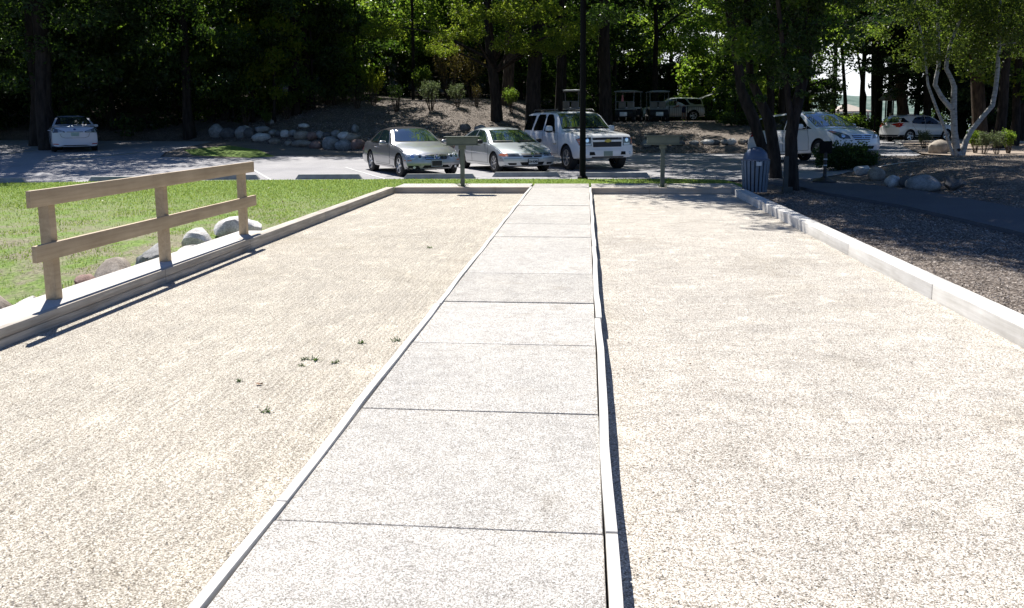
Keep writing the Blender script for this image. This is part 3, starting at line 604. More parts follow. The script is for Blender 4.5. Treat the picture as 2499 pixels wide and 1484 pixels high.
# ------------------------------------------------------------------ cars
def smooth_profile(pts, s, sig=.05):
    x = np.array([p[0] for p in pts]); y = np.array([p[1] for p in pts]); out = np.zeros_like(s); wt = 0
    for d in np.linspace(-2, 2, 9):
        w = math.exp(-d*d/2); out += w*np.interp(s+d*sig, x, y); wt += w
    return out/wt
class Car:
    def __init__(c, L, hw, top, belt, wheels, wr, bot=.20, tum=.38, mat=None, crown=.035, nose=.16, tail=.10, sig=.05, plan=2.4, planw=.9, nosez=None, lab='', cat='car', name='parked_car', group='parked cars'):
        c.L = L; c.hw = hw; c.mat = mat; c.wr = wr; c.wheels = wheels; c.tum = tum
        e = .05; s = np.unique(np.concatenate([np.array([0, .015, .04, .08, .13]), np.arange(.18, L-.15, e), np.array([L-.13, L-.08, L-.04, L-.015, L])]))
        c.s = s; T = smooth_profile(top, s, sig); B = smooth_profile(belt, s, sig); B = np.minimum(B, T-.03)
        w = hw*(1-.06*(np.clip(1-s/.9, 0, 1))**2-.05*(np.clip(1-(L-s)/.9, 0, 1))**2)
        bt = bot+.05*np.clip(1-s/.35, 0, 1)+.06*np.clip(1-(L-s)/.6, 0, 1)
        c.Tf = lambda q: float(np.interp(q, s, T)); c.Bf = lambda q: float(np.interp(q, s, B)); c.Wf = lambda q: float(np.interp(q, s, w))
        rings = []; nb = 6
        for i in range(len(s)):
            b, t, k, W_ = bt[i], T[i], B[i], w[i]; R = []
            for j in range(nb+1): R.append((.82*W_*j/nb, b))
            h = k-b
            R += [(.945*W_, b+.025), (.985*W_, b+.10), (1.0*W_, b+.42*h), (1.0*W_, b+.62*h), (.992*W_, b+.80*h), (.975*W_, b+.92*h), (.955*W_, k)]
            up = t-k; r_ = min(.10, up*.7); y0 = .955*W_
            tp = t-crown*min(1, up/.2+.3)
            for f in (.3, .62, 1.0): R.append((y0-tum*(up-r_)*f-.0*f, k+(tp-r_-k)*f))
            y1 = R[-1][0]
            rc = .045+.05*min(1, up/.4)
            R += [(y1-rc*.35, tp-r_*.38), (y1-rc*1.3, tp-.012), (y1*.66, tp+.45*(t-tp)), (y1*.33, tp+.88*(t-tp)), (0, t)]
            rings.append(R)
        n = len(rings[0])-1; c.nr = n
        V = []; F = []
        def disp(si, y, z):
            x = L-si; W_ = hw; q = min(1, abs(y)/W_)
            if si < planw: x -= nose*(q**plan)*(1-si/planw)
            if L-si < planw: x += tail*(q**plan)*(1-(L-si)/planw)
            if nosez and si < .5: x -= np.interp(z, [a for a, _ in nosez], [b for _, b in nosez])*(1-si/.5)
            return (x, y, z)
        for i, R in enumerate(rings):
            for (y, z) in R: V.append(disp(s[i], y, z))
            for (y, z) in R: V.append(disp(s[i], -y, z))
        m = n+1
        for i in range(len(s)-1):
            a = i*2*m; b_ = (i+1)*2*m
            for j in range(n):
                F.append((a+j, b_+j, b_+j+1, a+j+1)); F.append((a+m+j+1, b_+m+j+1, b_+m+j, a+m+j))
        for (i, fl) in ((0, False), (len(s)-1, True)):       # end caps
            R = rings[i]; base = len(V); rows = R[nb:]
            for (yy, z) in rows:
                for j in range(-nb, nb+1): V.append(disp(s[i], yy*j/nb, z))
            k = 2*nb+1
            for a in range(len(rows)-1):
                for j in range(k-1):
                    q = (base+a*k+j, base+a*k+j+1, base+(a+1)*k+j+1, base+(a+1)*k+j); F.append(q if not fl else q[::-1])
        bm = bmesh.new(); bv = [bm.verts.new(v) for v in V]
        for f in F:
            try: bm.faces.new([bv[q] for q in f])
            except ValueError: pass
        bmesh.ops.remove_doubles(bm, verts=bm.verts, dist=.0008)
        bmesh.ops.dissolve_degenerate(bm, edges=bm.edges, dist=.0006)
        bmesh.ops.recalc_face_normals(bm, faces=bm.faces)
        me = bpy.data.meshes.new("body"); bm.to_mesh(me); c.bvh = BVHTree.FromBMesh(bm); bm.free()
        me.materials.append(mat); me.materials.append(WELL)
        c.me = me
        c.root = empty(name, (0, 0, 0), 0, lab, cat, group)
        # wheel wells
        cb = bmesh.new()
        for sw in wheels:
            for sd_ in (1, -1):
                M = Matrix.Translation((L-sw, sd_*(hw-.12), wr*1.0)) @ Matrix.Rotation(rad(90), 4, 'X')
                bmesh.ops.create_cone(cb, cap_ends=True, segments=40, radius1=wr*1.16, radius2=wr*1.16, depth=.42, matrix=M)
        cm = bpy.data.meshes.new("well_cut"); cb.to_mesh(cm); cb.free(); cm.materials.append(mat); cm.materials.append(WELL)
        for p in cm.polygons: p.material_index = 1
        co = link("well_cut", cm); bo = link("body", me)
        md = bo.modifiers.new("b", 'BOOLEAN'); md.operation = 'DIFFERENCE'; md.solver = 'EXACT'; md.object = co
        dg = bpy.context.evaluated_depsgraph_get(); dg.update()
        nm = bpy.data.meshes.new_from_object(bo.evaluated_get(dg)); bo.modifiers.clear(); bo.data = nm
        bpy.data.objects.remove(co); bo.name = "body"; nm.name = "body"
        for p in nm.polygons: p.use_smooth = True
        nm.set_sharp_from_angle(angle=rad(32)); bo.parent = c.root; c.body = bo
    def cast(c, view, a, b):
        d = {'front': ((9, a, b), (-1, 0, 0)), 'rear': ((-4, a, b), (1, 0, 0)), 'left': ((a, 3, b), (0, -1, 0)), 'right': ((a, -3, b), (0, 1, 0)), 'top': ((a, b, 4), (0, 0, -1))}[view]
        h = c.bvh.ray_cast(Vector(d[0]), Vector(d[1]))
        return h
    def decal(c, name, poly, view, mat, off=.006, step=.07, parent=None, back=.012, label=None):
        bm = bmesh.new(); f = bm.faces.new([bm.verts.new((a, b, 0)) for a, b in poly])
        P_ = np.array(poly)
        for ax in (0, 1):
            for q in np.arange(math.ceil(P_[:, ax].min()/step)*step, P_[:, ax].max(), step):
                no = [0, 0, 0]; co = [0, 0, 0]; no[ax] = 1; co[ax] = float(q)
                bmesh.ops.bisect_plane(bm, geom=bm.verts[:]+bm.edges[:]+bm.faces[:], dist=1e-6, plane_co=co, plane_no=no)
        dn = {'front': (1, 0, 0), 'rear': (-1, 0, 0), 'left': (0, 1, 0), 'right': (0, -1, 0), 'top': (0, 0, 1)}[view]
        bad = []; last = None
        for v in bm.verts:
            loc, nor, idx, dist = c.cast(view, v.co.x, v.co.y)
            if loc is None: bad.append(v); continue
            nn = nor if nor.dot(Vector(dn)) > 0 else -nor
            v.co = loc+nn*off
        if bad: bmesh.ops.delete(bm, geom=bad, context='VERTS')
        if not bm.faces: bm.free(); return None
        be = [e for e in bm.edges if e.is_boundary]
        r_ = bmesh.ops.extrude_edge_only(bm, edges=be)
        for v in r_['geom']:
            if isinstance(v, bmesh.types.BMVert): v.co -= Vector(dn)*back
        bmesh.ops.recalc_face_normals(bm, faces=bm.faces)
        me = bpy.data.meshes.new(name); bm.to_mesh(me); bm.free(); me.materials.append(mat)
        for p in me.polygons: p.use_smooth = True
        me.set_sharp_from_angle(angle=rad(40))
        o = link(name, me, parent or c.root); 
        if label: o['label'] = label
        return o
    def both(c, name, poly, mat, **k):
        sides = k.pop('sides', ('left', 'right'))
        return [c.decal(name, [(c.L-s_, z) for s_, z in poly], sd_, mat, **k) for sd_ in sides]
    def mir(c, name, poly, view, mat, **k):
        return [c.decal(name, poly, view, mat, **k), c.decal(name, [(-a, b) for a, b in poly], view, mat, **k)]
    def yroof(c, z, s_):     # half width of the cabin at height z
        return .955*c.Wf(s_)-c.tum*(z-c.Bf(s_))
    def screen(c, name, s0, s1, view, z0, z1, mg0=.10, mg1=.12, mat=None, wd=None):
        """windscreen / rear window between two heights"""
        y0 = c.yroof(z0, s0)-mg0; y1 = c.yroof(z1, s1)-mg1; n = 10
        P0 = [(-y0+2*y0*i/n, z0-.035*(1-(2*i/n-1)**2)*0) for i in range(n+1)]; P1 = [(y1-2*y1*i/n, z1+.012*(1-(2*i/n-1)**2)) for i in range(n+1)]
        seal = c.decal(name+'_seal' if False else 'window_seal', [(a*1.02, b+(.012 if b > (z0+z1)/2 else -.012)) for a, b in P0+P1], view, BPLAS, off=.004)
        return c.decal(name, P0+P1, view, mat or GLASS, off=.009, parent=None)
    def door(c, poly, handle=None, sides=('left', 'right'), gap=.012):
        P_ = np.array(poly); cx, cz = P_.mean(0)
        for sd_ in sides:
            big = [(c.L-(a+(gap if a > cx else -gap)), b+(gap*.6 if b > cz else -gap)) for a, b in poly]
            g = c.decal('door_gap', big, sd_, BPLAS, off=.002)
            d = c.decal('door', [(c.L-a, b) for a, b in poly], sd_, c.mat, off=.006, step=.12)
            if handle and d:
                hs, hz_ = handle; loc, nor, _, _ = c.cast(sd_, c.L-hs, hz_); sg = 1 if sd_ == 'left' else -1
                mb = MB().tube([(loc.x-.09, loc.y+sg*.02, hz_), (loc.x-.07, loc.y+sg*.045, hz_+.003), (loc.x+.07, loc.y+sg*.045, hz_+.003), (loc.x+.09, loc.y+sg*.02, hz_)], .014, 6)
                mb.build('door_handle', c.hm, d, smooth=True)
    hm = None
    def wheels_(c, style='5', rim=None, wwid=.21, inset=.015):
        wr = c.wr
        for sw in c.wheels:
            for sg in (1, -1):
                w = empty("wheel", (c.L-sw, sg*(c.hw-wwid/2-inset), wr)); w.parent = c.root
                M = Matrix.Rotation(rad(-90*sg), 4, 'X'); h = wwid/2; rr_ = wr*.66
                MB().lathe([(rr_, -h), (wr*.93, -h), (wr*.985, -h*.8), (wr, -h*.4), (wr, h*.4), (wr*.985, h*.8), (wr*.93, h), (rr_*1.02, h*1.02), (rr_*.99, h*.9), (rr_*.97, -h*.9)], 32, M, False).build('tyre', TYRE, w, smooth=True, sharp=60)
                mb = MB(); mb.lathe([(rr_*.99, h*.88), (rr_*1.0, h*.96), (rr_*.93, h*.96), (rr_*.90, h*.5), (rr_*.88, -h*.3)], 32, M, False)
                nsp = int(style)
                for k in range(nsp):
                    a = 2*math.pi*k/nsp; R_ = Matrix.Rotation(a, 4, 'Z'); tw = .16 if nsp <= 5 else .09
                    vs = [M @ (R_ @ Vector(p)) for p in ((.03, -rr_*tw, h*.75), (.03, rr_*tw, h*.75), (rr_*.93, rr_*tw*.8, h*.90), (rr_*.93, -rr_*tw*.8, h*.90), (.03, -rr_*tw, h*.45), (.03, rr_*tw, h*.45), (rr_*.93, rr_*tw*.8, h*.55), (rr_*.93, -rr_*tw*.8, h*.55))]
                    mb.add(vs, [(0, 1, 2, 3), (4, 7, 6, 5), (0, 4, 5, 1), (1, 5, 6, 2), (2, 6, 7, 3), (3, 7, 4, 0)])
                mb.lathe([(rr_*.22, h*.4), (rr_*.22, h*.82), (rr_*.14, h*.9), (.002, h*.92)], 16, M)
                mb.build('rim', rim or RIM, w, smooth=True, sharp=35)
                MB().lathe([(rr_*.86, -h*.25), (rr_*.86, -h*.2), (.01, -h*.2)], 20, M).build('brake_disc', BPLAS, w)
    def mirror(c, s_, z, w=.20, h=.13, mat=None, low=None):
        for sg in (1, -1):
            y = .955*c.Wf(s_)+.02; x = c.L-s_
            mb = MB(); n = 10; vs = []
            M = Matrix.Translation((x, sg*(y+.04+w/2), z+.02))
            bm = bmesh.new(); bmesh.ops.create_icosphere(bm, subdivisions=3, radius=1)
            for v in bm.verts:
                p = v.co; q = Vector((math.copysign(abs(p.x)**.8, p.x)*.075, math.copysign(abs(p.y)**.62, p.y)*w/2, math.copysign(abs(p.z)**.62, p.z)*h/2)); q.x = max(q.x, -.045)
                v.co = M @ q
            me = bpy.data.meshes.new("mirror"); bm.to_mesh(me); bm.free(); me.materials.append(mat or c.mat); me.materials.append(BPLAS)
            for p in me.polygons:
                p.use_smooth = True
                if low is not None and p.center.z < z+.02+low: p.material_index = 1
            me.set_sharp_from_angle(angle=rad(50))
            o = link("mirror", me, c.root)
            MB().box(x-.03, x+.03, min(sg*(y-.06), sg*(y+.07)), max(sg*(y-.06), sg*(y+.07)), z-.03, z+.0).build("mirror_arm", BPLAS if low is not None else c.mat, o, bevel=.01)
    def plate(c, view, z, txt=None, mat=PLATE, w=.305, h=.155, y=0, frame=True, dark=None, sc=1.0):
        loc, nor, _, _ = c.cast(view, y, z); sg = 1 if view == 'front' else -1
        x = max(c.cast(view, y+a, z+b)[0][0]*sg for a in (-w/2, 0, w/2) for b in (-h/2, h/2))*sg
        t = None
        t = MB().box(min(x, x+sg*.018), max(x, x+sg*.018), y-w/2, y+w/2, z-h/2, z+h/2).build('license_plate', mat, c.root, bevel=.004)
        if frame: 
            mb = MB(); e = .014
            for (a0, a1, b0, b1) in ((-w/2-e, w/2+e, h/2, h/2+e), (-w/2-e, w/2+e, -h/2-e, -h/2), (-w/2-e, -w/2, -h/2, h/2), (w/2, w/2+e, -h/2, h/2)):
                mb.box(min(x, x+sg*.022), max(x, x+sg*.022), y+a0, y+a1, z+b0, z+b1)
            mb.build('plate_frame', dark or BPLAS, t)
        if txt:
            cu = bpy.data.curves.new('plate_text', 'FONT'); cu.body = txt; cu.size = .105*sc; cu.align_x = 'CENTER'; cu.align_y = 'CENTER'; cu.extrude = .001; cu.offset = .003
            o = bpy.data.objects.new('plate_text', cu); COL.objects.link(o); dg = bpy.context.evaluated_depsgraph_get(); dg.update()
            me = bpy.data.meshes.new_from_object(o.evaluated_get(dg)); bpy.data.objects.remove(o); me.materials.append(BPLAS)
            q = link('plate_text', me, t); q.location = (x+sg*.0205, y, z-.005); q.rotation_euler = (rad(90), 0, rad(90)*sg); q.scale = (.82, 1.05, 1)
        return t
    def place(c, fw, rear_dir_deg, y_side=1, z=None):
        """put the near front wheel contact at fw, rear pointing along rear_dir (deg from +Y to +X)"""
        a = rad(rear_dir_deg); fwd = Vector((-math.sin(a), -math.cos(a))); rz = math.atan2(fwd.y, fwd.x)
        left = Vector((-fwd.y, fwd.x)); lx, ly = c.L-c.wheels[0], y_side*(c.hw-.12)
        o = Vector(fw)-fwd*lx-left*ly
        cz = [hz(o.x+fwd.x*(c.L-w), o.y+fwd.y*(c.L-w)) for w in c.wheels]
        pitch = math.atan2(cz[1]-cz[0], c.wheels[1]-c.wheels[0])
        zz = cz[0]+(cz[1]-cz[0])*(c.L-c.wheels[0])/(c.wheels[1]-c.wheels[0])+0*pitch
        c.root.location = (o.x, o.y, (zz if z is None else z)-.012); c.root.rotation_euler = (0, pitch if z is None else 0, rz)
def circ(cx, cz, rx, rz_=None, n=20, p=1.0):
    rz_ = rz_ or rx; return [(cx+rx*math.cos(2*math.pi*i/n), cz+rz_*math.sin(2*math.pi*i/n)) for i in range(n)]
def disc_part(name, x, y, z, r, mat, parent, sg=1, dome=.3):
    M = Matrix.Translation((x, y, z)) @ Matrix.Rotation(rad(90*sg), 4, 'Y')
    return MB().lathe([(r, -.02), (r, .002), (r*.8, r*dome*.6), (r*.4, r*dome*.95), (.001, r*dome)], 18, M).build(name, mat, parent, smooth=True)

# --- silver convertible
c = Car(4.64, .87, [(0, .60), (.05, .68), (.2, .74), (.6, .83), (1.3, .93), (1.5, .965), (2.12, 1.34), (2.3, 1.385), (2.75, 1.405), (3.15, 1.36), (3.75, 1.02), (3.95, .97), (4.45, .94), (4.6, .86), (4.64, .70)],
        [(0, .56), (.1, .64), (.4, .73), (1.3, .86), (2.2, .90), (3.3, .93), (4.2, .92), (4.64, .70)], (.82, 3.535), .325, bot=.20, tum=.50, mat=P_PEW, nose=.30, tail=.16, lab='pewter silver convertible with black soft top parked beyond the lawn', nosez=[(.2, .02), (.4, -.02), (.55, .0), (.75, .06)])
c.hm = CHROME
me = c.body.data     # the soft top: faces of the cabin above the belt, behind the windscreen
bm = bmesh.new(); bm.from_mesh(me); top = bmesh.new(); top.from_mesh(me)
def is_top(f):
    p = f.calc_center_median(); s_ = c.L-p.x
    return 2.08 < s_ < 3.86 and p.z > c.Bf(s_)+.035 and abs(p.y) < .87 and (p.z > 1.33 or s_ > 2.3)
bmesh.ops.delete(bm, geom=[f for f in bm.faces if is_top(f)], context='FACES'); bmesh.ops.delete(top, geom=[f for f in top.faces if not is_top(f)], context='FACES')
bmesh.ops.scale(top, vec=(1.003, 1.004, 1.004), verts=top.verts)
bm.to_mesh(me); bm.free(); tm = bpy.data.meshes.new("soft_top"); top.to_mesh(tm); top.free(); tm.materials.clear(); tm.materials.append(FABR); link("soft_top", tm, c.root)
c.screen('windscreen', 1.55, 2.1, 'front', .985, 1.335, .09, .10)
c.decal('rear_window', [(-.42, 1.08), (.42, 1.08), (.36, 1.27), (-.36, 1.27)], 'rear', GLASS, off=.01)
c.both('side_window', [(1.86, .935), (2.02, 1.10), (2.28, 1.27), (2.55, 1.315), (2.88, 1.305), (2.88, .955)], GLASS, off=.008)
c.both('side_window', [(2.93, .955), (2.93, 1.30), (3.18, 1.23), (3.45, 1.05), (3.50, .965)], GLASS, off=.008)
c.both('side_trim', [(1.75, .905), (3.55, .935), (3.55, .953), (1.8, .925)], CHROME, off=.010)
c.door([(1.62, .34), (1.58, .60), (1.66, .87), (2.98, .905), (3.08, .60), (2.95, .34)], (2.86, .80))
c.both('rub_strip', [(1.25, .47), (3.1, .47), (3.1, .50), (1.25, .50)], c.mat, off=.014)
for sg in (1, -1):
    h = c.decal('headlight', [(sg*(.50+a), z) for a, z in circ(.16, .615, .125, .082, 22)], 'front', LENS, off=.008, step=.05)
    c.decal('lamp', [(a, z) for a, z in circ(sg*.66, .605, .052)], 'front', REFL, off=.014, parent=h, step=.03)
    h2 = c.decal('headlight', [(a, z) for a, z in circ(sg*.475, .595, .072, .068)], 'front', LENS, off=.010, step=.05)
    c.decal('lamp', [(a, z) for a, z in circ(sg*.475, .593, .04)], 'front', LENSD, off=.016, parent=h2, step=.03)
    c.decal('fog_light', circ(sg*.62, .30, .035), 'front', LENS, off=.016, step=.03)
    c.decal('tail_light', [(sg*.50, .78), (sg*.84, .80), (sg*.84, .62), (sg*.62, .62)], 'rear', REDL)
c.both('tail_light', [(4.40, .80), (4.62, .76), (4.60, .62), (4.46, .64)], REDL, off=.006)
c.both('marker_light', [(.16, .475), (.38, .475), (.38, .505), (.18, .505)], AMBER, off=.006)
g = c.decal('grille', [(-.31, .515), (.31, .515), (.345, .575), (.30, .645), (.16, .668), (-.16, .668), (-.30, .645), (-.345, .575)], 'front', BPLAS, off=.006)
for z in (.55, .585, .62): c.decal('grille_slat', [(-.32, z-.006), (.32, z-.006), (.32, z+.006), (-.32, z+.006)], 'front', CHROME, off=.014, parent=g)
loc = c.cast('front', 0, .59)[0]
mb = MB(); k = 28
M = Matrix.Translation((loc.x+.022, 0, .59)) @ Matrix.Rotation(rad(90), 4, 'Y')
for i in range(k):
    pass
ringp = [(loc.x+.022, .072*math.cos(2*math.pi*i/24), .59+.072*math.sin(2*math.pi*i/24)) for i in range(25)]
mb.tube(ringp, .007, 6)
for a in (90, 210, 330):
    mb.tube([(loc.x+.024, 0, .59), (loc.x+.022, .068*math.cos(rad(a)), .59+.068*math.sin(rad(a)))], [.013, .004], 6)
mb.build('star_emblem', CHROME, g, smooth=True)
c.decal('air_intake', [(-.36, .235), (.36, .235), (.42, .27), (.36, .355), (-.36, .355), (-.42, .27)], 'front', WELL, off=.006)
c.mir('air_intake', [(.46, .25), (.52, .35), (.78, .345), (.80, .29), (.74, .25)], 'front', WELL, off=.006)
c.mir('splitter_fin', [(.385, .23), (.43, .23), (.50, .35), (.45, .35)], 'front', c.mat, off=.02)
c.plate('front', .405, None, BPLAS, frame=True, dark=plain('plate_holder', (.42, .43, .42), .4), h=.15)
c.both('sill_trim', [(1.35, .25), (3.0, .25), (3.0, .29), (1.35, .29)], c.mat, off=.016)
c.mirror(1.86, .93, .21, .13)
c.wheels_('5')
c.place(G(981.6, 430.2, 0), -31.5, -1)
MB().tube([(1.15, 0, .93), (1.15, 0, .95)], .01, 6)
# --- silver green sedan
c = Car(4.72, .91, [(0, .54), (.05, .61), (.2, .67), (.5, .745), (.95, .84), (1.2, .895), (1.95, 1.27), (2.2, 1.35), (2.6, 1.38), (3.0, 1.37), (3.3, 1.31), (3.95, 1.03), (4.15, .99), (4.6, .96), (4.68, .88), (4.72, .7)],
        [(0, .50), (.1, .56), (.5, .69), (1.2, .83), (2.2, .875), (3.4, .91), (4.3, .90), (4.72, .7)], (.93, 3.67), .31, bot=.19, tum=.50, mat=P_SIL, nose=.32, tail=.16, lab='pale silver green four door sedan between the convertible and the white sport utility', nosez=[(.2, .03), (.4, -.01), (.5, .0), (.7, .05)])
c.hm = P_SIL
c.screen('windscreen', 1.25, 1.95, 'front', .915, 1.275, .09, .11)
c.screen('rear_window', 3.9, 3.3, 'rear', 1.06, 1.29, .12, .14)
c.both('side_window', [(1.62, .915), (1.85, 1.07), (2.15, 1.25), (2.52, 1.29), (2.60, 1.285), (2.66, .93)], GLASS, off=.008)
c.both('side_window', [(2.74, .935), (2.68, 1.285), (3.05, 1.27), (3.42, 1.12), (3.66, .965)], GLASS, off=.008)
c.door([(1.40, .30), (1.36, .55), (1.42, .84), (2.66, .88), (2.70, .30)], (2.52, .80))
c.door([(2.74, .30), (2.72, .88), (3.58, .905), (3.50, .75), (3.26, .56), (3.24, .30)], (3.44, .81))
c.both('rub_strip', [(1.42, .56), (3.25, .585), (3.25, .61), (1.42, .585)], WHITEP, off=.014)
for sg in (1, -1):
    c.decal('headlight', [(sg*.40, .515), (sg*.42, .60), (sg*.72, .615), (sg*.72, .515)], 'front', LENSD, off=.008, step=.05)
    c.decal('turn_signal', [(sg*.723, .515), (sg*.723, .614), (sg*.84, .60), (sg*.885, .555), (sg*.85, .52)], 'front', AMBER, off=.008, step=.05)
    c.decal('tail_light', [(sg*.45, .78), (sg*.86, .80), (sg*.86, .64), (sg*.45, .64)], 'rear', REDL)
g = c.decal('grille', [(-.30, .488), (.30, .488), (.345, .60), (-.345, .60)], 'front', BPLAS, off=.006)
c.decal('grille_crossbar', [(-.335, .538), (.335, .538), (.335, .552), (-.335, .552)], 'front', c.mat, off=.016, parent=g)
c.decal('grille_crossbar', [(-.022, .48), (.022, .48), (.03, .61), (-.03, .61)], 'front', c.mat, off=.018, parent=g)
c.decal('badge', [(-.03, .552), (-.045, .59), (-.02, .612), (.02, .612), (.045, .59), (.03, .552), (.012, .51), (-.012, .51)], 'front', CHROME, off=.026, parent=g)
c.decal('air_intake', [(-.34, .25), (.34, .25), (.40, .345), (-.40, .345)], 'front', WELL, off=.006)
c.mir('air_intake', [(.50, .265), (.50, .325), (.74, .325), (.70, .265)], 'front', WELL, off=.006)
c.decal('bumper_strip', [(-.88, .37), (.88, .37), (.88, .39), (-.88, .39)], 'front', P_SIL, off=.016)
c.decal('bumper_groove', [(-.88, .445), (-.36, .445), (-.36, .457), (-.88, .457)], 'front', BPLAS, off=.004); c.decal('bumper_groove', [(.88, .445), (.36, .445), (.36, .457), (.88, .457)], 'front', BPLAS, off=.004)
c.plate('front', .36, '434·KMH', PLATE)
c.decal('wiper', [(-.10, .935), (-.70, .935), (-.60, .955), (-.1, .95)], 'front', BPLAS, off=.022); c.decal('wiper', [(.65, .935), (.05, .935), (.1, .955), (.6, .95)], 'front', BPLAS, off=.022)
c.mirror(1.72, .915, .19, .13, BPLAS)
c.wheels_('7')
c.place(G(1212, 420.5, 0), -29, -1)
# --- white full size sport utility
c = Car(5.13, 1.0, [(0, 1.00), (.04, 1.10), (.15, 1.15), (.5, 1.19), (1.35, 1.265), (1.5, 1.29), (2.08, 1.79), (2.3, 1.865), (3.0, 1.90), (4.3, 1.88), (4.62, 1.83), (4.78, 1.7), (5.0, 1.22), (5.08, 1.05), (5.13, .85)],
        [(0, .98), (.1, 1.06), (.5, 1.12), (1.4, 1.175), (2.5, 1.19), (4.6, 1.20), (5.13, .9)], (.98, 3.93), .395, bot=.36, tum=.26, mat=P_WHT, crown=.03, nose=.15, tail=.08, plan=3.4, sig=.04, lab='large white sport utility wagon with gold badge behind the black lamp post', cat='sport utility', nosez=[(.3, .06), (.45, -.03), (.62, -.03), (.72, .02), (1.1, .04)])
c.hm = P_WHT
c.screen('windscreen', 1.5, 2.1, 'front', 1.31, 1.785, .08, .09)
c.screen('rear_window', 4.95, 4.75, 'rear', 1.30, 1.72, .14, .14)
c.both('side_window', [(1.92, 1.205), (2.02, 1.34), (2.20, 1.62), (2.36, 1.755), (2.50, 1.775), (2.72, 1.775), (2.80, 1.70), (2.83, 1.215)], GLASSB, off=.008)
c.both('side_window', [(2.96, 1.23), (2.93, 1.70), (3.0, 1.775), (3.50, 1.775), (3.60, 1.70), (3.78, 1.30), (3.76, 1.225)], GLASSB, off=.008)
c.both('side_window', [(3.95, 1.235), (3.80, 1.74), (4.58, 1.735), (4.83, 1.26), (4.80, 1.235)], GLASSB, off=.008)
c.door([(1.62, .50), (1.60, .85), (1.66, 1.17), (2.86, 1.185), (2.88, .50)], (2.68, 1.05))
c.door([(2.92, .50), (2.90, 1.19), (3.86, 1.20), (3.80, 1.0), (3.50, .80), (3.42, .50)], (3.72, 1.06))
c.both('arch_flare', [(1.55+.0, .42), (1.52, .60), (1.47, .60), (1.49, .42)], c.mat, off=.018)
c.both('lower_cladding', [(1.64, .50), (3.40, .50), (3.42, .62), (1.62, .62)], c.mat, off=.018)
c.both('name_badge', [(1.68, .80), (2.0, .80), (2.0, .835), (1.68, .835)], CHROME, off=.014)
for sg in (1, -1):
    h = c.decal('headlight', [(sg*.545, .78), (sg*.56, 1.045), (sg*.90, 1.03), (sg*.945, .99), (sg*.93, .80)], 'front', LENSD, off=.010, step=.06)
    c.decal('lamp', circ(sg*.69, .955, .062), 'front', REFL, off=.018, parent=h, step=.04); c.decal('lamp', [(sg*.57, .80), (sg*.57, .855), (sg*.80, .86), (sg*.80, .80)], 'front', LENS, off=.018, parent=h)
    c.decal('turn_signal', [(sg*.86, .83), (sg*.86, 1.02), (sg*.94, .99), (sg*.93, .83)], 'front', AMBER, off=.018, step=.05, parent=h)
    c.decal('tow_opening', [(sg*.44, .50), (sg*.47, .60), (sg*.62, .60), (sg*.63, .50)], 'front', WELL, off=.008)
    c.decal('fog_light', circ(sg*.80, .545, .052), 'front', LENS, off=.012, step=.04)
    c.decal('tail_light', [(sg*.80, .95), (sg*.97, .95), (sg*.97, 1.35), (sg*.82, 1.35)], 'rear', REDL)
g = c.decal('grille', [(-.49, .745), (.49, .745), (.51, 1.035), (-.51, 1.035)], 'front', BPLAS, off=.008)
c.decal('grille_bar', [(-.505, .905), (.505, .905), (.508, .965), (-.508, .965)], 'front', c.mat, off=.022, parent=g)
b = c.decal('bowtie_badge', [(-.11, .905), (-.05, .905), (-.05, .885), (.05, .885), (.05, .905), (.11, .905), (.13, .955), (.065, .955), (.065, .985), (-.045, .985), (-.045, .955), (-.10, .955)], 'front', GOLD, off=.034, parent=g, step=.3)
c.decal('bumper_step', [(-.50, .635), (.50, .635), (.56, .66), (-.56, .66)], 'front', c.mat, off=.03)
c.decal('air_intake', [(-.55, .40), (.55, .40), (.55, .455), (-.55, .455)], 'front', BPLAS, off=.006)
c.plate('front', .54, None, plain("dull_plate", (.22, .28, .25), .5), frame=False)
for sg in (1, -1):
    mb = MB().tube([(c.L-2.3, sg*.66, 1.87), (c.L-2.4, sg*.66, 1.935), (c.L-4.3, sg*.66, 1.935), (c.L-4.4, sg*.66, 1.86)], .018, 8)
    mb.build('roof_rail', BPLAS, c.root, smooth=True)
c.decal('sunroof', [(2.1, -.42), (2.1, .42), (2.65, .42), (2.65, -.42)], 'top', GLASSB, off=.006)
c.decal('wiper', [(-.05, 1.325), (-.80, 1.325), (-.75, 1.345), (-.05, 1.34)], 'front', BPLAS, off=.024); c.decal('wiper', [(.80, 1.325), (.05, 1.325), (.1, 1.345), (.75, 1.345)], 'front', BPLAS, off=.024)
c.mirror(1.98, 1.27, .25, .23, low=-.045)
c.wheels_('6', wwid=.26)
c.place(G(1388, 414, 0), -26, -1)
# --- white minivan
c = Car(5.10, .98, [(0, .76), (.05, .86), (.2, .92), (.6, 1.01), (1.15, 1.11), (2.0, 1.60), (2.3, 1.70), (2.9, 1.75), (4.3, 1.71), (4.65, 1.64), (4.85, 1.45), (5.03, 1.05), (5.10, .8)],
        [(0, .72), (.1, .80), (.6, .93), (1.2, 1.03), (2.2, 1.06), (4.6, 1.12), (5.10, .85)], (.98, 3.98), .335, bot=.22, tum=.34, mat=P_WHT, nose=.30, tail=.12, lab='white minivan parked behind the near maple trunks', cat='minivan', nosez=[(.2, .03), (.45, -.02), (.6, .0), (.9, .06)])
c.hm = P_WHT
c.screen('windscreen', 1.22, 2.0, 'front', 1.125, 1.60, .08, .10)
c.screen('rear_window', 4.95, 4.75, 'rear', 1.22, 1.58, .12, .14)
c.both('side_window', [(1.35, 1.045), (1.62, 1.16), (1.62, 1.045)], GLASSB, off=.008, step=.04)
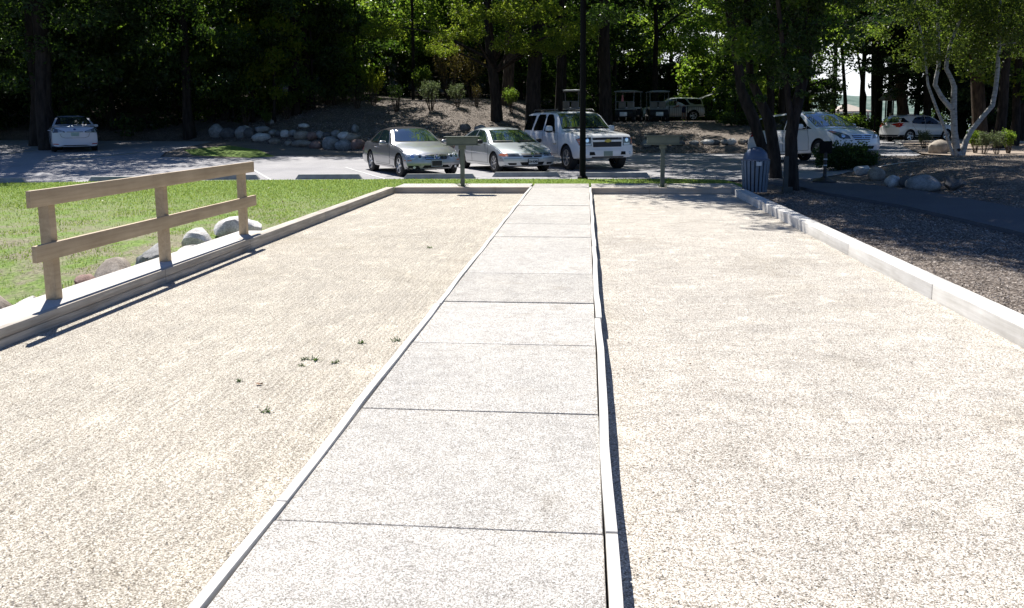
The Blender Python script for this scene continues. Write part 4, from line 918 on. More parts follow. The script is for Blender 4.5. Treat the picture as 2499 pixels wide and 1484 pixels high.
c.both('side_window', [(1.66, 1.05), (1.66, 1.19), (2.0, 1.45), (2.25, 1.58), (2.45, 1.625), (2.75, 1.63), (2.78, 1.08)], GLASSB, off=.008)
c.both('side_window', [(2.83, 1.085), (2.80, 1.63), (3.72, 1.61), (3.74, 1.13)], GLASSB, off=.008)
c.both('side_window', [(3.80, 1.135), (3.78, 1.605), (4.40, 1.57), (4.72, 1.20), (4.70, 1.16)], GLASSB, off=.008)
c.door([(1.50, .34), (1.46, .70), (1.54, 1.01), (2.80, 1.045), (2.82, .34)], (2.62, .98))
c.door([(2.86, .34), (2.84, 1.05), (3.80, 1.09), (3.76, .80), (3.56, .60), (3.50, .34)], (2.98, .99))
c.both('rub_strip', [(1.5, .60), (3.55, .62), (3.55, .66), (1.5, .64)], c.mat, off=.016)
for sg in (1, -1):
    h = c.decal('headlight', [(sg*.44, .64), (sg*.48, .74), (sg*.68, .86), (sg*.84, .955), (sg*.90, .945), (sg*.87, .80), (sg*.74, .66)], 'front', LENSD, off=.008, step=.05)
    c.decal('lamp', circ(sg*.66, .745, .055), 'front', REFL, off=.016, parent=h, step=.04)
    c.decal('turn_signal', [(sg*.78, .86), (sg*.84, .94), (sg*.885, .93), (sg*.86, .83)], 'front', AMBER, off=.014, parent=h, step=.04)
    c.decal('tail_light', [(sg*.78, .95), (sg*.95, .95), (sg*.93, 1.35), (sg*.84, 1.35)], 'rear', REDL)
g = c.decal('grille', [(-.30, .60), (.30, .60), (.40, .765), (-.40, .765)], 'front', BPLAS, off=.006)
for z in (.645, .70, .76): c.decal('grille_slat', [(-.37, z-.010), (.37, z-.010), (.375, z+.010), (-.375, z+.010)], 'front', CHROME, off=.016, parent=g)
c.decal('letter_badge', [(-.055, .655), (-.035, .655), (-.028, .688), (.028, .688), (.035, .655), (.055, .655), (.045, .745), (.025, .745), (.022, .708), (-.022, .708), (-.025, .745), (-.045, .745)], 'front', CHROME, off=.028, parent=g, step=.3)
c.decal('air_intake', [(-.45, .30), (.45, .30), (.50, .40), (-.50, .40)], 'front', WELL, off=.006)
c.mirror(1.72, 1.13, .22, .17)
c.wheels_('7', wwid=.22)
c.place(G(2003, 404, 0), -24.5, -1)
# --- pale car seen from behind, in the shade on the left
c = Car(4.69, .892, [(0, .64), (.06, .74), (.3, .82), (1.15, .98), (2.0, 1.40), (2.4, 1.49), (2.9, 1.505), (3.35, 1.45), (4.05, 1.15), (4.15, 1.125), (4.5, 1.11), (4.60, 1.09), (4.655, 1.0), (4.69, .80)],
        [(0, .6), (.1, .68), (.5, .80), (1.2, .90), (2.2, .94), (3.4, .99), (4.3, 1.02), (4.69, .85)], (.95, 3.65), .325, bot=.20, tum=.46, mat=P_PRL, nose=.25, tail=.18, lab='pale pearl sedan seen from behind in deep shade on the left', nosez=None)
c.hm = P_PRL
c.screen('rear_window', 4.05, 3.45, 'rear', 1.16, 1.425, .10, .12)
c.screen('windscreen', 1.2, 2.0, 'front', 1.0, 1.40, .09, .11)
c.both('side_window', [(1.5, .96), (2.1, 1.34), (2.5, 1.40), (2.6, 1.0)], GLASSB, off=.008); c.both('side_window', [(2.66, 1.0), (2.62, 1.40), (3.2, 1.38), (3.8, 1.14), (3.85, 1.06)], GLASSB, off=.008)
c.door([(1.4, .32), (1.4, .90), (2.62, .95), (2.64, .32)], (2.5, .86)); c.door([(2.68, .32), (2.66, .955), (3.6, .99), (3.5, .75), (3.22, .58), (3.2, .32)], (3.45, .9))
c.decal('boot_gap', [(-.62, .995), (.62, .995), (.62, 1.005), (-.62, 1.005)], 'rear', BPLAS, off=.004) if False else None
c.decal('boot_gap', [(-.80, 1.052), (.80, 1.052), (.80, 1.062), (-.80, 1.062)], 'rear', BPLAS, off=.004)
mb_ = [(-.56, .80), (-.50, .66), (-.36, .615), (.36, .615), (.50, .66), (.56, .80)]
for a, b in zip(mb_[:-1], mb_[1:]):
    d = Vector((b[0]-a[0], b[1]-a[1])).normalized(); n_ = Vector((-d.y, d.x))*.006
    c.decal('boot_gap', [(a[0]-n_.x, a[1]-n_.y), (b[0]-n_.x, b[1]-n_.y), (b[0]+n_.x, b[1]+n_.y), (a[0]+n_.x, a[1]+n_.y)], 'rear', BPLAS, off=.005, back=.006)
for sg in (1, -1):
    h = c.decal('tail_light', [(sg*.40, .83), (sg*.36, .86), (sg*.40, .90), (sg*.62, .97), (sg*.80, 1.04), (sg*.85, 1.0), (sg*.84, .83)], 'rear', LENSD, off=.008, step=.05)
    c.decal('lamp', [(sg*.42, .875), (sg*.42, .895), (sg*.62, .935), (sg*.62, .91)], 'rear', LENS, off=.014, parent=h); c.decal('lamp', [(sg*.42, .845), (sg*.42, .862), (sg*.62, .875), (sg*.62, .85)], 'rear', LENS, off=.014, parent=h)
    c.decal('reflector', [(sg*.60, .335), (sg*.64, .375), (sg*.82, .385), (sg*.82, .345)], 'rear', REDL, off=.010)
e = c.decal('boot_badge', circ(0, .965, .052, .036), 'rear', BLUEC, off=.010, step=.3); c.decal('badge_letter', [(-.02, .98), (-.004, .98), (-.012, .955), (.02, .955), (.02, .945), (-.028, .945)], 'rear', CHROME, off=.020, parent=e, step=.3)
c.decal('boot_handle', [(-.30, .855), (.30, .855), (.30, .875), (-.30, .875)], 'rear', LENSD, off=.012)
c.decal('bumper_recess', [(-.58, .16), (.58, .16), (.64, .27), (.40, .32), (-.40, .32), (-.64, .27)], 'rear', WELL, off=.006)
c.plate('rear', .765, None, PLATEG, frame=True, dark=PLATE, w=.30, h=.15)
c.mirror(1.62, 1.0, .21, .13)
c.wheels_('7')
x, y = G(186, 372, .36)
p = Vector((x, y)); vd = p.normalized(); a = math.atan2(vd.y, vd.x)+rad(3)
c.root.location = (x, y, 0); c.root.rotation_euler = (0, 0, a)
z0 = hz(x, y); z1 = hz(x+math.cos(a)*4.2, y+math.sin(a)*4.2); c.root.location.z = z0-.012; c.root.rotation_euler.y = -math.atan2(z1-z0, 4.2)
# --- white crossover on the right, seen from behind
c = Car(4.77, .92, [(0, .84), (.06, .94), (.3, 1.0), (1.15, 1.12), (1.85, 1.56), (2.15, 1.66), (2.9, 1.69), (4.1, 1.65), (4.42, 1.58), (4.55, 1.36), (4.68, 1.12), (4.77, .85)],
        [(0, .8), (.1, .88), (.6, .98), (1.2, 1.04), (2.4, 1.07), (4.3, 1.16), (4.77, .9)], (.93, 3.787), .365, bot=.28, tum=.36, mat=P_WHT, nose=.22, tail=.20, lab='white crossover with red tail lights driving past the birch clump', cat='crossover', nosez=None, name='parked_car')
c.hm = P_WHT
c.screen('rear_window', 4.62, 4.48, 'rear', 1.20, 1.52, .14, .14)
c.screen('windscreen', 1.2, 1.95, 'front', 1.14, 1.55, .09, .10)
c.both('side_window', [(1.42, 1.07), (1.75, 1.32), (2.1, 1.52), (2.35, 1.565), (2.55, 1.565), (2.57, 1.09)], GLASSB, off=.008)
c.both('side_window', [(2.60, 1.092), (2.585, 1.565), (3.05, 1.55), (3.30, 1.50), (3.62, 1.25), (3.60, 1.14)], GLASSB, off=.008)
c.both('side_window', [(3.82, 1.20), (3.98, 1.30), (4.20, 1.49), (4.46, 1.46), (4.56, 1.26), (4.40, 1.21)], GLASSB, off=.008)
c.door([(1.42, .42), (1.40, .80), (1.46, 1.05), (2.58, 1.08), (2.60, .42)], (2.42, 1.0)); c.door([(2.64, .42), (2.62, 1.085), (3.62, 1.13), (3.56, .95), (3.36, .75), (3.3, .42)], (3.4, 1.02))
c.both('lower_cladding', [(1.36, .29), (3.35, .29), (3.35, .40), (1.36, .40)], BPLAS, off=.010)
for sg in (1, -1):
    c.decal('tail_light', [(sg*.60, .92), (sg*.72, 1.14), (sg*.86, 1.17), (sg*.90, 1.08), (sg*.84, .90)], 'rear', REDL, off=.010, step=.05)
    c.decal('headlight', [(sg*.5, .8), (sg*.55, .92), (sg*.88, .95), (sg*.88, .8)], 'front', LENS)
c.both('tail_light', [(4.36, 1.09), (4.50, 1.19), (4.70, 1.10), (4.62, .92), (4.55, .90)], REDL, off=.010, step=.05)
c.decal('rear_bumper', [(-.86, .30), (.86, .30), (.86, .44), (-.86, .44)], 'rear', BPLAS, off=.012); c.both('bumper_corner', [(4.2, .33), (4.75, .33), (4.75, .43), (4.24, .43)], BPLAS, off=.012)
c.plate('rear', .93, None, PLATEG, frame=False)
c.mirror(1.62, 1.10, .2, .15)
for sg in (1, -1): MB().tube([(c.L-2.2, sg*.60, 1.66), (c.L-2.3, sg*.60, 1.715), (c.L-3.9, sg*.60, 1.70), (c.L-4.0, sg*.60, 1.63)], .016, 8).build('roof_rail', BPLAS, c.root, smooth=True)
c.wheels_('5', wwid=.22)
x, y = G(2217, 346, 0); fa = rad(67); fwd = Vector((math.sin(fa), math.cos(fa))); rt = Vector((fwd.y, -fwd.x))
o = Vector((x, y))-fwd*(c.L-c.wheels[1])-rt*(c.hw-.1)
c.root.location = (o.x, o.y, -.005); c.root.rotation_euler = (0, 0, math.atan2(fwd.y, fwd.x))
# --- far silver sport utility with open tailgate
c = Car(4.60, .90, [(0, .84), (.06, .94), (.3, 1.0), (1.1, 1.12), (1.8, 1.56), (2.1, 1.66), (2.9, 1.70), (4.0, 1.67), (4.35, 1.60), (4.45, 1.3), (4.52, 1.0), (4.60, .85)],
        [(0, .8), (.1, .88), (.6, .98), (1.2, 1.04), (2.4, 1.07), (4.3, 1.10), (4.6, .9)], (.93, 3.70), .37, bot=.28, tum=.34, mat=P_GLD, lab='pale silver sport utility with raised tailgate on the upper drive beside the golf carts', cat='sport utility')
c.hm = P_GLD
c.screen('windscreen', 1.15, 1.9, 'front', 1.14, 1.55, .09, .10)
c.both('side_window', [(1.40, 1.08), (1.75, 1.32), (2.1, 1.54), (2.45, 1.58), (2.47, 1.09)], GLASS, off=.008); c.both('side_window', [(2.53, 1.092), (2.51, 1.58), (3.10, 1.57), (3.45, 1.14)], GLASSB, off=.008)
c.both('side_window', [(3.45, 1.30), (3.28, 1.56), (4.2, 1.54), (4.32, 1.18), (3.80, 1.17)], GLASSB, off=.008)
c.decal('boot_opening', [(-.66, .75), (.66, .75), (.60, 1.52), (-.60, 1.52)], 'rear', WELL, off=.006)
for sg in (1, -1): c.decal('headlight', [(sg*.5, .8), (sg*.55, .92), (sg*.86, .95), (sg*.86, .8)], 'front', LENS)
t_ = MB().add([(.22, -.66, 1.60), (.22, .66, 1.60), (-.55, .62, 1.88), (-.55, -.62, 1.88), (.20, -.66, 1.66), (.20, .66, 1.66), (-.56, .62, 1.94), (-.56, -.62, 1.94)], [(0, 1, 2, 3), (4, 7, 6, 5), (0, 4, 5, 1), (1, 5, 6, 2), (2, 6, 7, 3), (3, 7, 4, 0)]).build('tailgate', c.mat, c.root, bevel=.015)
c.mirror(1.58, 1.10, .2, .15); c.wheels_('5', wwid=.22)
x, y, z = AY(1688, 301, 62); z = hz(x, y)
c.root.location = (x+(3.70-4.60)*-1*0+.93+.0, y+.9, z); fa = rad(184); c.root.rotation_euler = (0, 0, fa)

# ------------------------------------------------------------------ foliage
def leaf_mesh(name, P, size, mat, seed, up=.35, wid=.55, fold=.18):
    """rhombic leaves at points P"""
    g = np.random.default_rng(seed); n = len(P)
    nr = g.normal(size=(n, 3)); nr[:, 2] += up*2; nr /= np.linalg.norm(nr, axis=1)[:, None]
    a = g.normal(size=(n, 3)); a[:, 2] -= .4; a -= nr*(a*nr).sum(1)[:, None]; a /= np.linalg.norm(a, axis=1)[:, None]; b = np.cross(nr, a)
    L_ = (size*g.uniform(.55, 1.25, n))[:, None]; Wd = L_*wid
    V = np.stack([P-a*L_*.5, P+b*Wd*.5-a*L_*.08+nr*L_*fold, P+a*L_*.5, P-b*Wd*.5-a*L_*.08+nr*L_*fold], 1).reshape(-1, 3)
    F = np.arange(4*n).reshape(n, 4)
    return mesh_np(name, V, F, mat, False)
def crown_pts(seed, rx, ry, rz, nclump, per, crad, hollow=.45, flat=.55, droop=0.0, lowcut=-1.0):
    g = np.random.default_rng(seed); d = g.normal(size=(nclump*3, 3)); d /= np.linalg.norm(d, axis=1)[:, None]; d = d[d[:, 2] > lowcut][:nclump]
    rr_ = g.uniform(hollow**3, 1, len(d))**(1/3); C = d*rr_[:, None]*np.array([rx, ry, rz])
    C += g.normal(size=C.shape)*.12*min(rx, rz)
    out = []
    for c_ in C:
        k = int(per*g.uniform(.5, 1.5)); q = g.normal(size=(k, 3)); q /= np.linalg.norm(q, axis=1)[:, None]; q *= (g.uniform(0, 1, k)**.45)[:, None]
        s_ = crad*g.uniform(.6, 1.35); q = q*np.array([s_, s_, s_*flat]); q[:, 2] -= droop*(q[:, 0]**2+q[:, 1]**2)/max(s_, .01)
        out.append(c_+q)
    return np.concatenate(out)
CR = {}
def crown(key, mat, size, *a, **k):
    up = k.pop('up', .35); wid = k.pop('wid', .55)
    CR[key] = leaf_mesh("crown", crown_pts(*a, **k), size, mat, a[0]+7, up=up, wid=wid); return CR[key]
# prototypes, centre at the origin
crown('oakA', LF_MID, .30, 1, 4.6, 4.6, 4.4, 95, 110, 1.0, hollow=.5)
crown('oakB', LF_DARK, .30, 2, 4.4, 4.4, 4.8, 95, 115, 1.05, hollow=.5)
crown('oakC', LF_MID, .26, 3, 5.2, 5.0, 3.6, 110, 110, .95, hollow=.5)
crown('oakD', LF_DARK, .28, 4, 5.0, 5.2, 4.0, 110, 110, 1.0, hollow=.45)
crown('oakS', LF_MID, .24, 9, 4.8, 4.6, 3.6, 62, 105, .8, hollow=.55)
crown('hang', LF_HNG, .19, 10, 2.6, 1.6, 1.0, 30, 85, .55, hollow=.2, flat=.6, droop=.2)
crown('sapA', LF_MID, .22, 5, 1.5, 1.5, 3.6, 46, 85, .55, hollow=.2)
crown('sapB', LF_YEL, .20, 6, 1.3, 1.3, 2.4, 34, 80, .5, hollow=.2)
crown('sapC', LF_DARK, .22, 7, 1.7, 1.7, 3.2, 46, 85, .6, hollow=.2)
crown('bigD', LF_DARK, .24, 12, 6.3, 6.0, 5.8, 230, 105, 1.0, hollow=.5)
crown('far', LF_DARK, .55, 8, 6.0, 6.0, 6.2, 90, 60, 1.7, hollow=.4)
def trunk_mesh(key, h, r, seed, limbs=5, mat=None, lean=.04, cr=3.2):
    g = random.Random(seed); mb = MB(); n = 9; pts = []; rr_ = []; x = y = 0
    for i in range(n):
        t = i/(n-1); pts.append((x, y, -.3+t*(h+.3))); rr_.append(r*(1-.62*t)*(1.45 if i == 0 else 1)); x += g.uniform(-lean, lean)*h/n*2; y += g.uniform(-lean, lean)*h/n*2
    mb.tube(pts, rr_, 10, rnd=g, wob=.05)
    for k in range(limbs):
        i = g.randint(3, n-2); p = Vector(pts[i]); a = g.uniform(0, 6.28); L_ = g.uniform(.5, 1)*cr; q0 = rr_[i]*.55
        d = Vector((math.cos(a), math.sin(a), g.uniform(.25, .9)))
        mb.tube([p, p+d*L_*.33+Vector((0, 0, .05*L_)), p+d*L_*.7+Vector((g.uniform(-.2, .2), g.uniform(-.2, .2), .1)), p+d*L_+Vector((0, 0, .3))], [q0, q0*.7, q0*.45, q0*.15], 6)
    o = mb.build("trunk", mat or BARK, smooth=True); me = o.data; bpy.data.objects.remove(o); CR[key] = me; return me
def extra_crown(t, key, p, sc=(1, 1, 1), rz=0):
    q = Vector(p)-t.location; MB().tube([(0, 0, max(2.5, q.z-2.2)), (q.x*.5, q.y*.5, q.z-.6), (q.x, q.y, q.z)], [.10, .06, .02], 6).build('bough', BARK, t, smooth=True)
    o = link('crown', CR[key], t, q); o.scale = sc; o.rotation_euler = (0, 0, rz-t.rotation_euler.z); return o
trunk_mesh('tA', 12, .22, 1); trunk_mesh('tB', 14, .28, 2); trunk_mesh('tC', 10, .16, 3); trunk_mesh('tS', 5, .06, 4, 6, cr=1.1); trunk_mesh('tF', 12, .3, 5, 3)
def tree(kind, crn, trk, x, y, zc, sc=(1, 1, 1), rz=0, label='', cat='tree', group=None, tsc=1.0, mat=None, z=None):
    z = hz(x, y) if z is None else z
    t = empty(kind, (x, y, z), rz, label, cat, group)
    if trk: tr = link("trunk", CR[trk], t); tr.scale = (tsc, tsc, tsc)
    o = link("crown", CR[crn], t, (0, 0, zc)); o.scale = sc
    return t
rt = random.Random(77)
# rows of the wood on the left and behind the berm
_cnt = {}
def woods():
    for ri, y0 in enumerate((45.5, 50, 55, 61, 68, 76)):
        xx = -.70*y0-6
        while xx < 6:
            x = xx+rt.uniform(-1, 1); y = y0+rt.uniform(-1.6, 1.6); xx += 4.3 if ri < 3 else 5.6
            if x > -17.0 and y < 60: continue
            if x > -1 and y < 70: continue
            if x > 3.0: continue
            crn = rt.choice(['oakA', 'oakB', 'oakD', 'oakC', 'oakB']); h = rt.uniform(8.0, 11.5) if ri < 2 else rt.uniform(10, 15)
            low = x > -19 and y < 66
            lb, gp = ('tall tree in the dark left wood', 'trees of the dark wood on the left') if x < -.42*y else (('leafy tree above the boulder wall', 'trees of the wood above the boulder wall') if x < -.22*y else ('tall tree in the wood beyond the convertible', 'trees of the wood behind the parked cars'))
            s_ = rt.uniform(.85, 1.15)
            if low: h = rt.uniform(8.0, 10)
            _cnt[(ri, lb)] = _cnt.get((ri, lb), 0)+1; lb = lb+', %s row, %s from the left' % (['front', 'second', 'third', 'fourth', 'fifth', 'last'][ri], ORD[_cnt[(ri, lb)]-1])
            tree('broadleaf_tree', crn, rt.choice(['tA', 'tB', 'tC']), x, y, h*.62+(rt.uniform(-.6, .6)), (s_, s_, s_*(rt.uniform(.95, 1.3) if not low else .8)), rt.uniform(0, 6.28), lb, 'tree', gp, 1.0 if not low else .75)
woods()
# shading trees on the left
tree('broadleaf_tree', 'bigD', 'tB', -26.0, 38.5, 9.5, (1.1, 1.1, 1.15), 1.0, 'big dark tree standing close to the left of the pale sedan', 'tree', None, 1.5)
tree('broadleaf_tree', 'bigD', 'tB', -23.6, 35.6, 11.5, (.95, .95, 1.0), 2.4, 'big tree overhanging the left end of the lot', 'tree', None, 1.3)
tree('broadleaf_tree', 'bigD', 'tA', -20.5, 42.5, 9.0, (.9, .9, 1.05), 2.0, 'dark spreading tree right behind the pale sedan', 'tree', None, 1.2)
tree('broadleaf_tree', 'bigD', 'tA', -34.0, 36.0, 9.0, (1.0, 1.0, 1.1), 3.0, 'dark tree at the far left edge of the lot', 'tree', None, 1.2)
# light young trees above the wall
for i, (u, v, Y, crn, s_, lb) in enumerate([(570, 250, 45.5, 'sapC', 1.0, 'slim dark young tree at the left end of the boulder wall'), (615, 230, 45, 'sapA', 1.15, 'bright green young tree above the left boulders'), (665, 240, 44.5, 'sapB', 1.25, 'light yellow green young tree above the middle boulders'), (705, 250, 46, 'sapA', 1.05, 'narrow bright young tree beside the dark trunk'),
        (765, 230, 47, 'sapC', 1.2, 'dark bushy young tree above the right boulders'), (815, 210, 48, 'sapA', 1.25, 'leafy young tree with silvery lower leaves at the mulch edge'), (870, 170, 50, 'sapC', 1.2, 'young tree behind the mulch bank left of the yellow shrub'), (520, 260, 46, 'sapA', .9, 'small shaded young tree above the leftmost boulders'), (450, 240, 46, 'sapC', 1.2, 'dark young tree behind the grass verge')]):
    x, y, z = AY(u, v, Y); tree('young_tree', crn, 'tS', x, y, 3.4*s_, (s_, s_, s_*1.15), i*1.1, lb, 'young tree', 'young trees above the boulder wall', s_*1.3)
# distant mass of woodland
def far_woods():
    g = np.random.default_rng(5); n = 26000
    x = g.uniform(-105, 9, n); y = g.uniform(84, 96, n); hgt = np.where(x < 2.0, 17, 4.2+.8*np.sin(x*1.3)); z = HT(x, y)+g.uniform(0, 1, n)*hgt
    P_ = np.stack([x, y, z], 1); tag(link("far_woods", leaf_mesh("far_woods", P_, 1.1, LF_DARK, 3)), kind='stuff')
far_woods()
for i in range(9):
    x = -19+i*2.4; tree('bush', ['oakD', 'oakB', 'oakD'][i % 3], None, x, 60.5+rt.uniform(-1, 2.5), 1.3+rt.uniform(0, .5), (.46, .42, .52), i*1.7, 'dark bush at the back of the mulch bank, %s from the left' % ORD[i], 'bush', 'dark bushes behind the mulch bank')
# big trunks beyond the cars
def big_tree(u0, v0, Y, pts, wpx, crn, zc, sc, label, mat=BARK, extra=None, name='broadleaf_tree', cat='tree', group=None, flare=1.5, rz=0):
    """trunk through photo points at distance Y"""
    P_ = [Vector(AY(u, v, Y)) for u, v in pts]; b = P_[0].copy(); b.z = hz(b.x, b.y)
    t = empty(name, b, 0, label, cat, group); w = [wp*Y/FPX/2 for wp in wpx]
    mb = MB(); pts_ = [Vector((0, 0, -.3))]+[p-b for p in P_]; top = pts_[-1]; d = (pts_[-1]-pts_[-2]).normalized()
    pts_ += [top+d*3, top+d*6.5+Vector((0, 0, .5))]; ws = [w[0]*flare]+w+[w[-1]*.8, w[-1]*.3]
    mb.tube(pts_, ws, 12, rnd=random.Random(int(u0)), wob=.04)
    for e in (extra or []):
        q = [Vector(AY(u, v, Y+e[2] if len(e) > 2 else Y))-b for u, v in e[0]]; q2 = q[-1]+(q[-1]-q[-2]).normalized()*3
        mb.tube(q+[q2], [wp*Y/FPX/2 for wp in e[1]]+[e[1][-1]*Y/FPX/6], 10, rnd=random.Random(3), wob=.03)
    mb.build("trunk", mat, t, smooth=True)
    if crn:
        o = link("crown", CR[crn], t, zc); o.scale = sc; o.rotation_euler = (0, 0, rz)
    return t
_ht = big_tree(1210, 292, 44.5, [(1212, 296), (1210, 240), (1202, 170), (1193, 90), (1190, 30), (1188, -20)], [32, 26, 24, 22, 20, 18], 'oakS', (-.5, 1.5, 12.5), (1.25, 1.25, .95), 'large leaning tree with flared grey base behind the silver green sedan', flare=1.7)
def hang(t, lst):
    for (u, v, Y, s_, rz) in lst:
        extra_crown(t, 'hang', AY(u, v, Y), (s_, s_, s_), rz)
hang(_ht, [(1120, 70, 42, .62, 0), (1262, 95, 42, .7, 1), (1075, 110, 44, .5, 4), (1345, 100, 42, .62, 1.5), (1395, 60, 39, .7, 2), (1180, 20, 41, .7, 0), (1300, 10, 40, .8, 5), (940, 60, 46, .7, 1)])
big_tree(1240, 290, 49, [(1232, 285), (1240, 200), (1245, 110), (1246, 20)], [30, 28, 26, 22], 'oakS', (0, 1, 13.0), (1.1, 1.1, 1.1), 'brown barked straight tree just right of the leaning one', BARKB, flare=1.2, rz=1)
_bt = big_tree(1300, 300, 43.5, [(1300, 305), (1302, 200), (1310, 100), (1318, 20)], [40, 34, 32, 30], 'oakS', (0, 1.0, 12.5), (1.3, 1.2, 1.0), 'massive black trunked tree behind the sport utility roof', flare=1.3, rz=2)
extra_crown(_bt, 'oakS', (-2.0, 33.4, 9.6), (.9, .9, .7), 1.0); extra_crown(_bt, 'oakS', (-2.4, 38.0, 10.8), (1, 1, .8), 2.0); extra_crown(_bt, 'oakB', (3.5, 36.0, 11.5), (1.2, 1.2, .7), 2.0)  # crowns out of view, added to shade the parked cars
big_tree(1475, 300, 45, [(1478, 305), (1476, 200), (1474, 100), (1474, 20)], [34, 28, 26, 24], 'oakS', (0, 1.2, 12.2), (1.2, 1.2, 1.0), 'dark straight tree just right of the lamp post', flare=1.3, rz=3)
big_tree(1360, 300, 47, [(1362, 300), (1365, 200), (1368, 100), (1370, 20)], [20, 17, 15, 14], 'oakS', (0, 1, 12.5), (1, 1, 1), 'slimmer dark tree between the black trunk and the lamp post', rz=.5)
big_tree(720, 300, 46, [(722, 306), (722, 200), (718, 100), (716, 10)], [24, 20, 19, 17], 'oakB', (0, 1, 10.5), (1.1, 1.1, 1.0), 'dark trunked tree above the middle of the boulder wall', rz=4)
big_tree(745, 300, 47, [(755, 300), (748, 200), (742, 100), (738, 10)], [20, 17, 15, 13], 'oakD', (0, 1, 11), (1.0, 1.0, 1.0), 'second dark trunked tree above the boulder wall', rz=5)
big_tree(1008, 240, 54, [(1008, 244), (1008, 150), (1006, 60)], [9, 8, 7], 'oakA', (0, 4, 10.5), (.6, .6, .6), 'thin black trunked tree behind the mulch bank', rz=1)
# ------------------------------------------------------------------ hedge of cedars behind the carts
def cedar_pts(seed, rx, h, n):
    g = np.random.default_rng(seed); z = g.uniform(0, 1, n)**.9; a = g.uniform(0, 6.283, n); q = (1-.55*z**2.2)*(.72+.3*g.uniform(0, 1, n))*(1+.12*np.sin(a*5+z*9))
    return np.stack([rx*q*np.cos(a), rx*q*np.sin(a), z*h], 1)
CR['ced'] = leaf_mesh("crown", cedar_pts(3, 1.3, 5.4, 6500), .30, LF_CED, 5, up=.1, wid=.35)
for i in range(9):
    x = 3.2+i*1.55+rt.uniform(-.25, .25); y = 74+rt.uniform(-.6, .6); k = rt.uniform(.9, 1.08)
    t = empty("cedar", (x, y, hz(x, y)), rt.uniform(0, 6), 'dark cedar of the tall hedge behind the golf carts, %s from the left' % ORD[i], 'cedar', 'cedars forming the hedge')
    o = link("crown", CR['ced'], t); o.scale = (k, k, k*rt.uniform(.95, 1.05)); link("trunk", CR['tS'], t)
# trees behind and beside the hedge
for i, (u, v, Y, crn, sc_, zc, lb) in enumerate([(1400, 200, 80, 'oakB', 1.1, 8, 'dark tree behind the left golf cart'), (1490, 150, 84, 'oakD', 1.1, 7.5, 'dark tree left of the gap of sky'), (1500, 60, 66, 'oakB', 1.0, 14.0, 'high spreading tree over the gap of sky'), (1640, 40, 80, 'oakA', 1.2, 12.5, 'tree over the right part of the cedar hedge'), (1700, 100, 84, 'oakB', 1.2, 9.0, 'dark tree right of the gap of sky'),
        (1600, 0, 58, 'oakD', 1.0, 13.5, 'high dark crown above the right golf cart'), (1740, 190, 70, 'sapA', 1.9, 4.2, 'bright green young tree at the right end of the cedar hedge'), (1795, 160, 60, 'oakA', .8, 6.4, 'bright green tree left of the leaning maple trunk'), (1800, 250, 52, 'sapC', .75, 2.4, 'dark bush right of the open tailgate'), (1825, 280, 50, 'sapA', .8, 2.0, 'leafy bush between the tailgate and the minivan'), (1790, 320, 47, 'sapC', .7, 1.0, 'low dark bush on the bank below the open tailgate')]):
    x, y, z = AY(u, v, Y); tree('broadleaf_tree', crn, 'tA' if crn.startswith('oak') else 'tS', x, y, zc, (sc_, sc_, sc_), i*.9, lb, 'tree', 'trees round the cedar hedge', 1.0)
tree('broadleaf_tree', 'oakB', 'tB', 1.0, 60.5, 9.5, (1.3, 1.2, 1.0), 1, 'added dark tree shading the golf carts', 'tree', None, 1.0)  # extra tree, put in to shade the golf carts
tree('broadleaf_tree', 'oakD', 'tB', -1.5, 55.5, 9.5, (1.1, 1.0, .8), 1, 'dark tree left of the first golf cart', 'tree', None, 1.0)
# ------------------------------------------------------------------ near maples beside the bin
crown('mapC', LF_DARK, .15, 31, 3.3, 3.3, 4.2, 120, 190, .75, hollow=.35)
crown('mapB', LF_MID, .17, 32, 5.4, 4.6, 4.6, 150, 190, .85, hollow=.4)
crown('mapF', LF_DARK, .15, 35, 2.0, 2.0, .7, 36, 120, .6, hollow=.1)  # flat clumps added above the view to shade the mulch
crown('mapL', LF_DARK, .13, 33, .75, .75, 1.5, 26, 70, .34, hollow=.2)
crown('mapM', LF_MID, .13, 34, .9, .8, .9, 18, 70, .36, hollow=.2)
def maple(label, base, stems, crns):
    b = Vector((base[0], base[1], hz(*base[:2])-.04)); t = empty("maple_tree", b, 0, label, 'tree', 'maples beside the litter bin')
    mb = MB()
    for Y, pts, wp in stems:
        q = [Vector(AY(u, v, Y+dy)) for (u, v, dy) in pts]; w = [a*Y/FPX/2 for a in wp]; d = (q[-1]-q[-2]).normalized()
        q = [p-b for p in q]+[q[-1]+d*2.2-b, q[-1]+d*4.6+Vector((0, 0, .4))-b]; w += [w[-1]*.75, w[-1]*.25]
        mb.tube(q, w, 12, rnd=random.Random(5), wob=.05)
    mb.build("trunk", BARK, t, smooth=True)
    for (key, x, y, z, s_, rz) in crns:
        if key != 'mapL': q = Vector((x, y, z))-b; MB().tube([(.0, .0, min(q.z, 6.0)*.72), (q.x*.45, q.y*.45, q.z*.82), (q.x, q.y, q.z)], [.07, .045, .015], 6).build('bough', BARK, t, smooth=True)
        o = link("crown", CR[key], t, (x-b.x, y-b.y, z-b.z)); o.scale = (s_, s_, s_); o.rotation_euler = (0, 0, rz)
    return t
